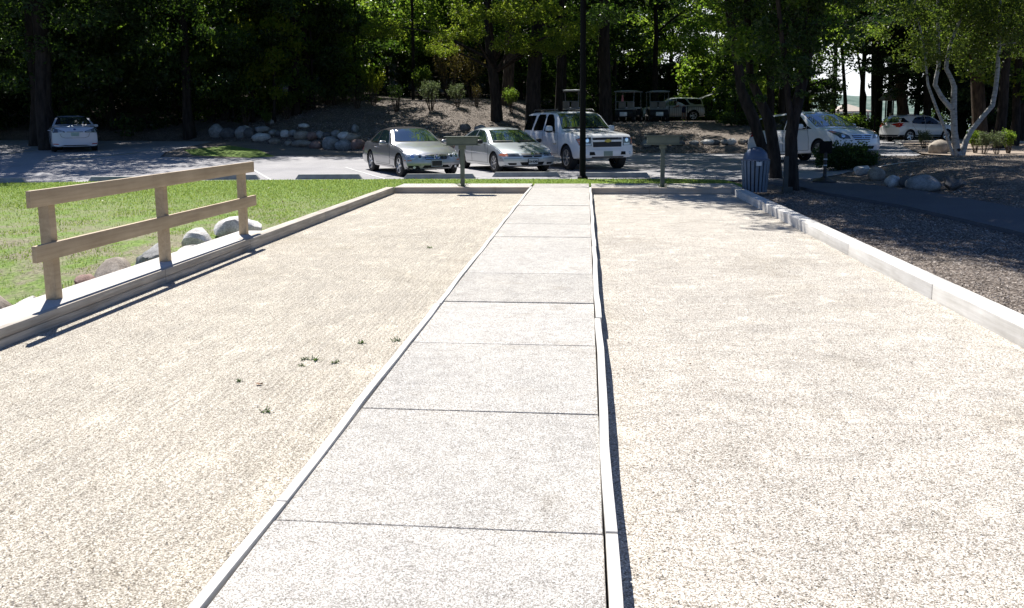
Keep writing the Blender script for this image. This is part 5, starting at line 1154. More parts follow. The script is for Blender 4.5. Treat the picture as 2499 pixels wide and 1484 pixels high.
maple('nearest maple with forked black trunk behind the wooden stake', (4.72, 19.75), [(19.75, [(1930, 470, 0), (1931, 400, 0), (1930, 337, 0), (1936, 290, 0), (1951, 230, .1), (1968, 140, .2), (1984, 50, .3), (1994, -30, .4)], [38, 31, 28, 29, 27, 25, 22, 20]),
        (19.75, [(1932, 330, 0), (1924, 250, -.1), (1918, 180, -.2), (1904, 67, -.4), (1896, -20, -.6)], [18, 14, 12, 11, 10])],
      [('mapC', 4.9, 20.0, 8.4, 1.15, 0), ('mapC', 3.7, 19.3, 10.0, 1.05, 2), ('mapC', 4.2, 16.9, 11.4, 1.05, 4), ('mapC', 6.8, 17.6, 9.6, .85, 5), ('mapF', 1.9, 17.0, 11.0, 1.0, 5), ('mapF', .9, 19.6, 11.0, 1.0, 2), ('mapF', 3.4, 14.6, 11.5, 1.0, 1), ('mapL', 4.35, 19.5, 3.9, .95, 1), ('mapL', 4.75, 19.4, 3.0, .7, 2), ('mapM', 4.95, 19.6, 4.4, 1.0, 3), ('mapM', 4.2, 19.6, 4.9, 1.0, 3), ('mapL', 5.5, 19.9, 4.9, .9, 4)])  # outlying crowns overhead are added to cast shade on the mulch
maple('slim black maple trunk between the bin and the nearest maple', (5.1, 22.9), [(22.9, [(1893, 438, 0), (1890, 380, 0), (1877, 296, 0), (1852, 240, 0), (1831, 189, 0), (1825, 110, 0), (1823, 34, 0), (1822, -30, 0)], [32, 28, 27, 22, 18, 17, 16, 15])],
      [('mapB', 4.6, 23.8, 9.3, 1.12, 0), ('mapC', .9, 24.6, 9.2, 1.05, 1), ('mapL', 4.55, 22.6, 3.1, .8, 4), ('mapL', 4.2, 22.7, 4.6, .9, 2), ('mapM', 5.2, 22.5, 4.8, 1.1, 2)])  # the leftmost crown is added out of view to shade apron and stand
maple('leaning brown maple trunk behind the litter bin', (5.9, 27.5), [(27.5, [(1874, 412, 0), (1860, 364, 0), (1838, 290, 0), (1822, 255, 0), (1808, 219, 0), (1800, 150, 0), (1788, 80, 0), (1779, 27, 0), (1772, -30, 0)], [25, 24, 26, 28, 23, 22, 20, 18, 17])],
      [('mapB', 5.2, 29.0, 10.4, 1.05, 2.2), ('mapM', 4.6, 27.3, 5.0, 1.1, 2)])
# ------------------------------------------------------------------ birch clump
crown('bir', LF_BIR, .13, 41, 4.2, 3.8, 3.9, 190, 130, .62, hollow=.3, flat=.8, droop=.25)
crown('birL', LF_BIR, .12, 42, 1.2, 1.1, 1.4, 30, 70, .38, hollow=.2, flat=1.0, droop=.3)
Yb = 33.2; bx, by, bz = AY(2338, 378, Yb); bz = hz(bx, by)-.03
t = empty("birch_tree", (bx, by, bz), 0, 'white barked birch clump with several bent trunks on the mound at right', 'tree'); b = Vector((bx, by, bz))
for pts, wp in (([(2338, 384), (2334, 370), (2328, 320), (2326, 266), (2328, 212), (2322, 195), (2308, 167), (2311, 140), (2317, 115), (2326, 86), (2343, 46), (2366, -6), (2380, -40)], [24, 20, 17, 17, 14, 12, 11, 10, 9, 9, 8, 7, 6]),
        ([(2322, 268), (2314, 258), (2296, 236), (2281, 207), (2285, 185), (2290, 162), (2289, 120), (2288, 60), (2288, 0), (2288, -40)], [12, 14, 13, 12, 11, 10, 9, 8, 7, 6]),
        ([(2346, 382), (2350, 365), (2358, 340), (2370, 318), (2400, 282), (2421, 258), (2428, 220), (2434, 167), (2435, 130), (2440, 112), (2456, 106), (2490, 104)], [17, 16, 15, 14, 13, 13, 12, 11, 9, 5, 4, 2]),
        ([(2436, 132), (2438, 100), (2438, 60), (2440, 0), (2442, -40)], [9, 8, 7, 6, 5]),
        ([(2326, 380), (2318, 360), (2308, 325), (2299, 300), (2283, 260), (2264, 208), (2259, 165), (2257, 129), (2250, 90), (2240, 50), (2232, 0)], [11, 9, 8, 8, 8, 7, 6, 6, 5, 5, 4]),
        ([(2287, 36), (2270, 25), (2245, 18), (2215, 0)], [4, 3.5, 3, 2])):
    mb = MB(); mb.tube([Vector(AY(u, v, Yb))-b for u, v in pts], [w*.86*Yb/FPX/2 for w in wp], 10, rnd=random.Random(9), wob=.04)
    mb.build("trunk", BIRCH, t, smooth=True)
for (key, u, v, dy, s_, rz) in (('bir', 2290, -10, .5, .95, 0), ('bir', 2430, 0, 1.5, .9, 2), ('birL', 2258, 130, -.4, .6, 1), ('birL', 2400, 40, -.5, .7, 2), ('birL', 2345, 0, -.8, .9, 3), ('birL', 2490, 50, -.3, .8, 3)):
    p = Vector(AY(u, v, Yb+dy))-b
    if key == 'bir': p.z = max(p.z, 7.3)
    o = link("crown", CR[key], t, p); o.scale = (s_, s_, s_); o.rotation_euler = (0, 0, rz)
# ------------------------------------------------------------------ trees on the right beyond the road
crown('pine', LF_CED, .24, 51, 3.6, 3.6, 4.6, 110, 120, .85, hollow=.3, flat=.35)
for (u0, Y, pts, w, crn, zc, sc_, lb, mt) in [
    (2385, 47, [(2392, 342), (2388, 280), (2384, 200), (2380, 150), (2378, 80), (2376, 0)], [34, 30, 28, 26, 24, 22], 'pine', (0, 0, 9.8), (1.3, 1.3, 1.1), 'thick brown trunked tree behind the birch clump', BARKB),
    (2447, 43, [(2438, 340), (2446, 270), (2452, 180), (2460, 80), (2466, 0)], [24, 21, 19, 18, 16], 'oakB', (1, 0, 10.4), (1.0, 1.0, 1.0), 'dark trunked tree right of the bent birch stem', BARK),
    (2140, 66, [(2138, 305), (2139, 250), (2140, 200), (2141, 120), (2142, 20)], [24, 25, 27, 26, 24], 'oakC', (0, 0, 12.0), (1.0, 1.0, .9), 'broad dark trunk between the pavilion and the kiosk', BARK),
    (2108, 70, [(2107, 300), (2108, 260), (2110, 235), (2104, 210), (2098, 170)], [11, 9, 8, 6, 5], 'oakA', (0, 0, 10.2), (.8, .8, .7), 'slim forked tree in front of the pavilion end', BARK),
    (2062, 68, [(2062, 295), (2062, 250), (2060, 210), (2056, 150)], [10, 9, 8, 7], 'oakC', (-.5, 0, 10.6), (.85, .85, .7), 'slim tree in front of the pavilion roof', BARK),
    (2205, 60, [(2206, 290), (2200, 250), (2196, 215), (2192, 150), (2190, 60)], [26, 24, 22, 20, 18], 'pine', (0, 0, 8.8), (1.3, 1.3, 1.15), 'brown trunked pine behind the white crossover', BARKB),
    (2265, 57, [(2262, 290), (2262, 200), (2262, 100)], [18, 15, 13], 'pine', (0, 0, 7.4), (1.15, 1.15, 1.0), 'dark pine behind the crossover bonnet', BARK),
    (2340, 62, [(2345, 300), (2345, 200), (2345, 100)], [20, 17, 15], 'pine', (0, 0, 7.8), (1.3, 1.3, 1.1), 'dark pine behind the birch stems', BARK),
    (2420, 60, [(2415, 300), (2415, 200), (2415, 100)], [20, 17, 15], 'pine', (0, 0, 7.2), (1.3, 1.3, 1.1), 'dark pine between the two right trunks', BARK),
    (2500, 52, [(2492, 310), (2492, 200), (2492, 100)], [26, 22, 18], 'pine', (0, 0, 6.4), (1.3, 1.3, 1.15), 'dark pine at the right edge', BARK)]:
    tt = big_tree(u0, 300, Y, pts, w, crn, zc, sc_, lb, mt, flare=1.25, rz=u0*.37, group='trees beyond the road on the right')
for i, (u, v, Y, crn, sc_, zc, lb) in enumerate([(2040, 130, 71, 'oakC', .95, 9.8, 'yellow green tree above the pavilion'), (1925, 160, 55, 'oakA', .8, 7.6, 'bright tree seen between the maple fork'), (1965, 250, 58, 'pine', .55, 3.0, 'feathery conifer left of the pavilion'), (2110, 60, 64, 'oakC', 1.0, 10.6, 'broad green crown above the gap of lake'), (2180, 60, 67, 'oakD', 1.0, 10.8, 'dark crown above the kiosk'), (2250, 60, 65, 'oakB', 1.0, 9.6, 'dark crown left of the birch top'),
        (2420, 40, 61, 'oakB', 1.05, 8.8, 'dark crown behind the birch top'), (2490, 60, 46, 'oakA', .95, 7.6, 'green crown at the top right corner'), (1880, 120, 48, 'oakC', .9, 7.6, 'green tree behind the slim maple trunk'), (1915, 40, 50, 'oakB', .8, 10.0, 'high dark crown behind the maple fork'), (1850, 240, 56, 'sapC', 1.3, 3.6, 'dark bush above the minivan roof'), (1905, 260, 60, 'sapA', 1.3, 3.6, 'green bush above the minivan windscreen'), (1965, 280, 66, 'sapC', 1.4, 2.6, 'dark bush left of the pavilion wall')]):
    x, y, z = AY(u, v, Y); tree('broadleaf_tree', crn, 'tA' if crn.startswith('oak') else ('tC' if crn == 'pine' else 'tS'), x, y, zc, (sc_, sc_, sc_), i*1.3, lb, 'tree', 'trees beyond the road on the right', 1.0)
for i in range(7):
    x = 26+i*5.5; y = 66+rt.uniform(-2, 2); tree('pine_tree', 'pine', 'tA', x, y, 7.0, (1.3, 1.3, 1.4), i, 'dark pine of the row beyond the road, %s from the left' % ORD[i], 'tree', 'pines beyond the road', 1.0)
# ------------------------------------------------------------------ shrubs
def shrub_mesh(key, mat, seed, r, h, nleaf, size, nstem=14, base=.25, stemmat=None, spread=.8):
    g = random.Random(seed); mb = MB(); tips = []
    for k in range(nstem):
        a = g.uniform(0, 6.28); q = r*spread*math.sqrt(g.uniform(.05, 1)); hh = h*g.uniform(.65, 1.0)
        p0 = Vector((.06*math.cos(a), .06*math.sin(a), -.05)); p2 = Vector((q*math.cos(a), q*math.sin(a), hh)); p1 = p0.lerp(p2, .5)+Vector((g.uniform(-.05, .05), g.uniform(-.05, .05), .05))
        mb.tube([p0, p1, p2], [.012, .009, .003], 4)
        for _ in range(3):
            t_ = g.uniform(.4, .9); pa = p1.lerp(p2, t_); pb = pa+Vector((g.uniform(-.3, .3)*r, g.uniform(-.3, .3)*r, g.uniform(.1, .35)*h)); mb.tube([pa, pb], [.006, .002], 3); tips.append((pa, pb))
        tips.append((p1, p2))
    o = mb.build("stems", stemmat or BARKB); CR[key+'_s'] = o.data; bpy.data.objects.remove(o)
    gg = np.random.default_rng(seed); P_ = []
    for _ in range(nleaf):
        a, b_ = g.choice(tips); t_ = g.uniform(.15, 1.05); p = a.lerp(b_, t_)
        if p.z < base*h: continue
        P_.append((p.x+g.gauss(0, .07*r), p.y+g.gauss(0, .07*r), p.z+g.gauss(0, .05*h)))
    CR[key] = leaf_mesh("leaves", np.array(P_), size, mat, seed, up=.2, wid=.5)
shrub_mesh('shG', LF_GREY, 61, .62, 1.15, 1500, .085, 22); shrub_mesh('shY', LF_YEL, 62, .55, 1.3, 1700, .10, 18, .1); shrub_mesh('shR', LF_RED, 63, .5, 1.2, 260, .06, 20); shrub_mesh('shD', LF_DARK, 64, .6, 1.1, 700, .08, 22, .15)
shrub_mesh('shM', LF_MID, 65, .6, 1.1, 1700, .09, 20, .05); shrub_mesh('shO', LF_RED, 66, .9, 2.4, 1500, .12, 20, .35)
crown('round', LF_DARK, .085, 67, .55, .5, .42, 40, 90, .25, hollow=.3, flat=.9)
def shrub(key, u, v, Y, s_, lb, grp='shrubs on the mulch bank', szz=None):
    if v: x, y = (AY(u, v, Y)[0], Y)
    t = empty("shrub", (x, y, hz(x, y)-.03), rt.uniform(0, 6), lb, 'shrub', grp)
    a = link("leaves", CR[key], t); b_ = link("stems", CR[key+'_s'], t); a.scale = b_.scale = (s_, s_, s_*(szz or 1))
for a in [('shY', 912, 270, 48, 1.35, 'bright yellow green upright shrub on the mulch bank'), ('shG', 1052, 288, 46, 1.25, 'grey green rounded shrub in the middle of the mulch bank'), ('shG', 1117, 282, 47, 1.0, 'smaller grey green shrub right of the rounded one'), ('shR', 1163, 278, 47.5, .95, 'thin rusty brown shrub left of the leaning tree'), ('shM', 1248, 280, 46.5, 1.0, 'light green shrub right of the leaning tree base'),
        ('shD', 968, 288, 46, 1.25, 'sparse dark twiggy shrub right of the yellow one'), ('shD', 872, 288, 47, 1.15, 'dark twiggy shrub left of the yellow one'), ('shM', 800, 285, 48, 1.2, 'light leafy shrub at the left of the mulch bank'), ('shM', 840, 270, 50, 1.1, 'low pale leafed shrub behind the twiggy one'), ('shO', 1095, 240, 51, 1.3, 'tall rusty leafed bush at the back of the mulch bank'), ('shO', 1150, 240, 52, 1.1, 'second tall rusty bush behind the small grey shrub'), ('shM', 1240, 215, 55, 1.0, 'green shrub far behind the brown trunk'),
        ('shM', 655, 320, 42.6, .7, 'small leafy plant growing between the boulders'), ('shD', 600, 300, 44, 1.1, 'dark shrub above the left boulders'), ('shM', 700, 280, 45, 1.2, 'dappled leafy shrub above the boulders'), ('shM', 1025, 230, 53, 1.6, 'bright leafy bush behind the thin black trunk')]:
    shrub(*a)
gr_ = 'plants on the island'
shrub('shG', 2255, 352, 43, .7, 'grey green plant on the island by the kerb', gr_); shrub('shG', 2400, 376, 36.5, .75, 'grey green plant right of the birch clump', gr_); shrub('shG', 2432, 374, 36.5, .75, 'second grey green plant right of the birch clump', gr_); shrub('shM', 2380, 368, 37.5, .8, 'green plant just behind the birch foot', gr_); shrub('shM', 2460, 374, 37, .8, 'green plant at the right end of the island plants', gr_)
t = empty("round_bush", (7.75, 26.4, hz(7.75, 26.4)), 0, 'dark rounded bush in front of the minivan headlight', 'bush')
for dx, dz, s_ in ((-.35, .35, .8), (.2, .42, 1.0), (.65, .26, .7)): o = link("leaves", CR['round'], t, (dx, -.1*dx, dz)); o.scale = (s_, s_, s_)
link("stems", CR['shD_s'], t).scale = (.8, .8, .7)
t = empty("round_bush", (18.0, 61, 0), 0, 'clipped green bush behind the minivan roof', 'bush'); o = link("leaves", CR['shM'], t); o.scale = (2.2, 1.6, 1.35); o2 = link("leaves", CR['round'], t, (.4, 0, .8)); o2.scale = (3.0, 2.0, 2.0); link("stems", CR['shM_s'], t)
t = empty("round_bush", (21.3, 63, 0), 0, 'dark low bush beyond the kerb left of the crossover', 'bush'); o2 = link("leaves", CR['round'], t, (.0, 0, .6)); o2.scale = (4.4, 2.0, 2.0); link("stems", CR['shD_s'], t)
# grass mound bit on the right mound
drape("mound_grass", [(11.2, 21.2), (13.2, 20.6), (17.5, 20.4), (19, 23.5), (16.0, 26.2), (12.6, 24.4)], LAWN, .01, .5)
# ------------------------------------------------------------------ lake and far hills
tag(MB().add([(-10, 104, -3.0), (900, 104, -3.0), (2500, 1400, -3.0), (-600, 1400, -3.0)], [(0, 1, 2, 3)]).build("lake", plain("lake_water", (.05, .12, .2), .12, spec=.6)), kind='structure')
def hills():
    g = np.random.default_rng(11); xs_ = np.linspace(-600, 2200, 120); rows = [(1250, -3.4), (1300, 10), (1380, 26), (1500, 38), (1800, 40)]
    V = []; 
    for y, z in rows:
        for x in xs_: V.append((x, y+20*math.sin(x*.01), z*(1+.14*math.sin(x*.006+1)+.07*math.sin(x*.021)+.02*g.normal()) if z > 0 else z))
    nx = len(xs_); F = [(r_*nx+i, r_*nx+i+1, (r_+1)*nx+i+1, (r_+1)*nx+i) for r_ in range(len(rows)-1) for i in range(nx-1)]
    m_ = grain("wooded_hill", [(.3, (.05, .09, .07)), (.5, (.10, .15, .12)), (.7, (.22, .26, .22))], .03, bstr=.2)
    tag(link("hills", mesh_np("hills", V, F, m_, True)), kind='structure')
hills()

# ------------------------------------------------------------------ dense undergrowth beyond the road
for i in range(10):
    x = 29.5+i*4.2; y = 69+rt.uniform(-2, 2); tree('bush', 'oakD', None, x, y, 1.6, (.75, .6, .55), i, 'dark bush of the row beyond the road, %s from the left' % ORD[i], 'bush', 'bushes beyond the road')
for i in range(10):
    x = 27+i*4.6; y = 63+rt.uniform(-2, 2); tree('pine_tree', 'pine', 'tC', x, y, 6.2, (1.2, 1.2, 1.35), i*2, 'dark pine of the nearer row beyond the road, %s from the left' % ORD[i], 'tree', 'pines beyond the road', 1.0)
# ------------------------------------------------------------------ golf carts
GRN = plain("cart_roof_grey", (.24, .26, .27), .5)
def cart(x, y, rz, label, flag=False):
    t = empty("golf_cart", (x, y, hz(x, y)), rz, label, 'golf cart', 'golf carts parked on the upper drive')
    MB().prism([(-1.15, .30), (-1.2, .50), (-1.12, .72), (-.45, .74), (-.40, .42), (.35, .34), (.55, .42), (.80, .85), (1.0, .86), (1.2, .58), (1.22, .36), (1.1, .28)], -.55, .55, Matrix.Rotation(rad(90), 4, 'X')).build("body", BPLAS if flag else plain("cart_body", (.012, .013, .016), .6), t, bevel=.03)
    MB().box(-1.19, -.52, -.55, .55, .735, .79).build("rear_deck", GRN, t, bevel=.02)
    MB().box(-.52, -.02, -.52, .52, .70, .82).build("seat", BEIGE, t, bevel=.03)
    for s_ in (-1, 1): MB().box(-.60, -.50, s_*.27-.22, s_*.27+.22, .84, 1.20).build("backrest", BEIGE, t, bevel=.03)
    MB().box(.72, 1.18, -.48, .48, .80, .90).build("cowl", P_WHT, t, bevel=.04)
    mb = MB(); n = 8; vs = []; fs = []
    for i in range(n+1):
        for j in range(n+1):
            a = -1+2*i/n; b_ = -1+2*j/n; vs.append((-.15+a*.95, b_*.62, 1.84+.06*(1-a**4)*(1-b_**4)))
    for i in range(n+1):
        for j in range(n+1):
            a = -1+2*i/n; b_ = -1+2*j/n; vs.append((-.15+a*.95, b_*.62, 1.79))
    m_ = (n+1)**2
    for i in range(n):
        for j in range(n):
            q = i*(n+1)+j; fs += [(q, q+n+1, q+n+2, q+1), (m_+q, m_+q+1, m_+q+n+2, m_+q+n+1)]
    rim_ = [i for i in range(n+1)]+[(i)*(n+1)+n for i in range(1, n+1)]+[n*(n+1)+j for j in range(n-1, -1, -1)]+[i*(n+1) for i in range(n-1, 0, -1)]
    for a, b_ in zip(rim_, rim_[1:]+rim_[:1]): fs.append((a, b_, m_+b_, m_+a))
    mb.add(vs, fs).build("roof", GRN, t, smooth=True)
    for px_, qx in ((-1.0, -.95), (.78, .62)):
        for s_ in (-1, 1): MB().tube([(px_, s_*.53, .72), (qx, s_*.56, 1.81)], .02, 6).build("roof_post", GRN, t)
    MB().tube([(-.98, -.54, 1.22), (-.98, .54, 1.22)], .02, 6).build("crossbar", GRN, t)
    MB().box(-1.26, -1.20, -.22, .22, .36, .60).build("rear_panel", P_WHT, t, bevel=.01)
    for px_ in (-.80, .85):
        for s_ in (-1, 1):
            w = empty("wheel", (px_, s_*.50, .23)); w.parent = t; M = Matrix.Rotation(rad(90), 4, 'X')
            MB().lathe([(.12, -.09), (.21, -.10), (.23, -.06), (.23, .06), (.21, .10), (.12, .09)], 20, M).build("tyre", TYRE, w, smooth=True); MB().lathe([(.12, -.095), (.04, -.10), (.01, -.1)], 12, M).build("rim", RIM, w); MB().lathe([(.12, .095), (.04, .10), (.01, .1)], 12, M).build("rim", RIM, w)
    return t
x, y, z = AY(1602, 298, 53); cart(x, y, rad(93), 'golf cart with beige seats parked beside the pale sport utility')
x, y, z = AY(1534, 293, 52); c2 = cart(x, y, rad(72), 'golf cart with pink cloth hanging, left of the gap before the hedge')
MB().add([(-1.0, .20, 1.22), (-1.02, .05, 1.24), (-.99, .10, 1.62), (-1.0, .16, 1.60), (-.97, .20, 1.22), (-.98, .05, 1.24), (-.96, .10, 1.62), (-.97, .16, 1.60)], [(0, 1, 2, 3), (4, 7, 6, 5), (0, 4, 5, 1), (1, 5, 6, 2), (2, 6, 7, 3), (3, 7, 4, 0)]).build("hanging_cloth", CLR, c2)
x, y, z = AY(1396, 288, 49.5); cart(x, y, rad(80), 'golf cart half hidden behind the black lamp post')
# ------------------------------------------------------------------ railing by the upper drive
x0, y0, _ = AY(1632, 300, 57.5); x1, y1, _ = AY(1722, 300, 57.5)
t = empty("railing", (x0, y0, hz(x0, y0)), 0, 'thin black iron railing in front of the pale sport utility', 'railing'); L_ = x1-x0
for i in range(int(L_/.12)+1): MB().tube([(i*.12, 0, .08), (i*.12, 0, .95)], .009, 5).build("baluster", BLACKM, t)
for z in (.10, .95): MB().box(-.03, L_+.03, -.02, .02, z-.015, z+.015).build("rail", BLACKM, t)
for i in range(3): MB().box(i*L_/2-.025, i*L_/2+.025, -.025, .025, -.05, 1.0).build("post", BLACKM, t)
# ------------------------------------------------------------------ people
def skin_mesh(name, verts, edges, radii, mats, parent, sub=2, paint=None):
    me = bpy.data.meshes.new(name); me.from_pydata(verts, edges, []); o = link(name, me)
    md = o.modifiers.new("s", 'SKIN'); md.use_smooth_shade = True; ss = o.modifiers.new("u", 'SUBSURF'); ss.levels = ss.render_levels = sub
    for v, r_ in zip(me.skin_vertices[0].data, radii): v.radius = r_ if isinstance(r_, tuple) else (r_, r_)
    me.skin_vertices[0].data[0].use_root = True
    dg = bpy.context.evaluated_depsgraph_get(); dg.update(); nm = bpy.data.meshes.new_from_object(o.evaluated_get(dg)); bpy.data.objects.remove(o)
    nm.materials.clear()
    for m_ in mats: nm.materials.append(m_)
    for p in nm.polygons: p.use_smooth = True
    return link(name, nm, parent)
def person(loc, rz, label, pose, shirt, pants, hair, long_hair=False):
    t = empty("person", loc, rz, label, 'person')
    J = pose
    names = ['pelvis', 'waist', 'chest', 'neck', 'chin', 'head', 'shL', 'elL', 'haL', 'fiL', 'shR', 'elR', 'haR', 'fiR', 'hiL', 'knL', 'anL', 'toL', 'hiR', 'knR', 'anR', 'toR']
    E_ = [(0, 1), (1, 2), (2, 3), (3, 4), (4, 5), (2, 6), (6, 7), (7, 8), (8, 9), (2, 10), (10, 11), (11, 12), (12, 13), (0, 14), (14, 15), (15, 16), (16, 17), (0, 18), (18, 19), (19, 20), (20, 21)]
    r_ = [(.15, .11), (.13, .10), (.16, .11), .055, .065, .095, .06, .042, .030, .028, .06, .042, .030, .028, .09, .058, .040, .035, .09, .058, .040, .035]
    V_ = [J[n] for n in names]; skin_mesh("body", V_, E_, r_, [SKIN], t)
    # shirt and trousers as slightly larger skins over the same joints
    def lerp(a, b, f): return tuple(Vector(J[a]).lerp(Vector(J[b]), f))
    skin_mesh("shirt", [lerp('pelvis', 'waist', .3), J['waist'], J['chest'], lerp('chest', 'neck', .6), J['shL'], lerp('shL', 'elL', .7), J['shR'], lerp('shR', 'elR', .7)], [(0, 1), (1, 2), (2, 3), (2, 4), (4, 5), (2, 6), (6, 7)], [(.165, .125), (.15, .12), (.175, .13), .07, .078, .062, .078, .062], [shirt], t)
    skin_mesh("trousers", [J['pelvis'], J['hiL'], lerp('hiL', 'knL', .85), J['hiR'], lerp('hiR', 'knR', .85), lerp('pelvis', 'waist', .5)], [(0, 1), (1, 2), (0, 3), (3, 4), (0, 5)], [(.165, .125), .105, .08, .105, .08, (.15, .12)], [pants], t)
    hd = Vector(J['head']); nk = Vector(J['neck']); up = (hd-nk).normalized()
    bm = bmesh.new(); bmesh.ops.create_icosphere(bm, subdivisions=3, radius=.118)
    for v in bm.verts:
        v.co = Vector((v.co.x*1.0, v.co.y*.92, v.co.z*1.08)); 
        if v.co.x > .045 and v.co.z < .05: v.co.x = .045
        if v.co.z < -.05 and not long_hair: v.co.z = -.05
    me = bpy.data.meshes.new("hair"); bm.to_mesh(me); bm.free(); me.materials.append(hair)
    for p in me.polygons: p.use_smooth = True
    o = link("hair", me, t, hd+up*.035-Vector((.025, 0, 0))); o.rotation_euler = up.to_track_quat('Z', 'Y').to_euler()
    f = hd+Vector((.09, 0, -.02)); mb = MB(); mb.tube([f+Vector((-.02, 0, .03)), f+Vector((.02, 0, -.01))], [.010, .016], 6); mb.build("nose", SKIN, t, smooth=True)
    for s_ in (-1, 1): MB().lathe([(.012, -.01), (.012, 0), (.006, .005)], 8, Matrix.Translation(hd+Vector((.088, s_*.033, .01))) @ Matrix.Rotation(rad(90), 4, 'Y')).build("eye", BPLAS, t)
    return t
bend = dict(pelvis=(0, 0, .93), waist=(.10, 0, 1.06), chest=(.33, 0, 1.20), neck=(.46, 0, 1.27), chin=(.52, 0, 1.27), head=(.60, 0, 1.29), shL=(.36, .18, 1.20), elL=(.50, .22, 1.0), haL=(.66, .18, .92), fiL=(.73, .17, .90), shR=(.36, -.18, 1.20), elR=(.52, -.20, 1.02), haR=(.68, -.16, .95), fiR=(.75, -.15, .94),
    hiL=(0, .10, .88), knL=(.06, .11, .48), anL=(0, .12, .08), toL=(.13, .13, .03), hiR=(-.02, -.10, .88), knR=(-.02, -.11, .48), anR=(-.12, -.12, .08), toR=(.02, -.13, .03))
stnd = dict(pelvis=(0, 0, .95), waist=(0, 0, 1.1), chest=(.01, 0, 1.33), neck=(.01, 0, 1.48), chin=(.03, 0, 1.54), head=(.03, 0, 1.62), shL=(0, .19, 1.40), elL=(-.02, .24, 1.12), haL=(.10, .22, .92), fiL=(.14, .21, .84), shR=(0, -.19, 1.40), elR=(.0, -.25, 1.12), haR=(.14, -.20, 1.0), fiR=(.21, -.18, 1.0),
    hiL=(0, .10, .90), knL=(.02, .11, .50), anL=(-.02, .12, .08), toL=(.11, .14, .03), hiR=(0, -.10, .90), knR=(.04, -.11, .50), anR=(.02, -.12, .08), toR=(.15, -.13, .03))
x, y, z = AY(1668, 300, 58.8); person((x, y, hz(x, y)), rad(150), 'person in white shirt and navy shorts bending at the side of the pale sport utility', bend, CLW, CLB, HAIRD)
x, y, z = AY(2173, 272, 61.5); person((x, y, .05), rad(-100), 'blond person in an orange top standing behind the white crossover', stnd, CLO, CLB, HAIR, True)
# ------------------------------------------------------------------ pavilion and kiosk
PVW = plain("pavilion_wall", (.12, .17, .17), .8); PVR = plain("pavilion_roof", (.42, .36, .30), .8, var=.1); GRNP = plain("dark_green_post", (.02, .045, .035), .5)
Yp = 92; xl = AY(2041, 270, Yp)[0]; xr = AY(2120, 270, Yp)[0]; zb = hz((xl+xr)/2, Yp); ze = 2.10
t = empty("pavilion", ((xl+xr)/2, Yp+1.8, zb), 0, 'small white pavilion with tan hip roof beyond the trees near the lake', 'pavilion'); w = (xr-xl)/2
MB().add([(-w-.25, -2.0, ze-zb), (w+.25, -2.0, ze-zb), (w+.25, 2.0, ze-zb), (-w-.25, 2.0, ze-zb), (-.3, 0, ze-zb+.80), (-.1, 0, ze-zb+.80)], [(0, 1, 5, 4), (1, 2, 5), (2, 3, 4, 5), (3, 0, 4), (0, 3, 2, 1)]).build("roof", PVR, t)
MB().box(-w-.22, w+.22, -1.97, -1.87, ze-zb-.16, ze-zb-.004).box(-w-.22, -w-.12, -1.87, 1.9, ze-zb-.16, ze-zb-.004).box(w+.12, w+.22, -1.87, 1.9, ze-zb-.16, ze-zb-.004).build("fascia", WHITEP, t)
for i in range(5):
    xx = -w+.08+i*(2*w-.16)/4; MB().box(xx-.08, xx+.08, -1.86, -1.70, -.3, ze-zb-.16).build("column", WHITEP, t, bevel=.01)
MB().box(-w+.2, w-.2, -.9, 1.6, -.3, ze-zb-.2).build("wall", PVW, t)
d = MB().box(-.35, .35, -.96, -.905, -.2, 1.75).build("door", GLASSB, t); MB().box(-.42, -.35, -.98, -.905, -.2, 1.82).box(.35, .42, -.98, -.905, -.2, 1.82).box(-.35, .35, -.98, -.905, 1.75, 1.82).build("door_frame", WHITEP, d)
Yk = 64.5; xl = AY(2160, 280, Yk)[0]; t = empty("kiosk", (xl, Yk, .0), 0, 'green posted kiosk with pale pointed roof beside the brown pine trunk', 'kiosk')
for dx in (0, .38, .85): MB().box(dx-.04, dx+.04, -.04, .04, -.1, 2.72).build("post", GRNP, t)
for dx in (0, .85): MB().box(dx-.04, dx+.04, .9, .98, -.1, 2.72).build("post", GRNP, t)
MB().add([(-.18, -.18, 2.72), (1.05, -.18, 2.72), (1.05, 1.1, 2.72), (-.18, 1.1, 2.72), (-.18, -.18, 2.86), (1.05, -.18, 2.86), (1.05, 1.1, 2.86), (-.18, 1.1, 2.86), (.62, .46, 3.75)], [(0, 3, 2, 1), (0, 1, 5, 4), (1, 2, 6, 5), (2, 3, 7, 6), (3, 0, 4, 7), (4, 5, 8), (5, 6, 8), (6, 7, 8), (7, 4, 8)]).build("roof", PVR, t)
MB().box(.04, .81, -.02, .02, 1.0, 1.06).build("crossbar", GRNP, t)
x, y, z = AY(2134, 300, 58); t = empty("lamp_post", (x, y, .03), 0, 'thin dark pole at the far kerb before the broad trunk', 'pole'); MB().tube([(0, 0, -.1), (0, 0, 6.5)], [.06, .045], 10).build("post", BLACKM, t, smooth=True)
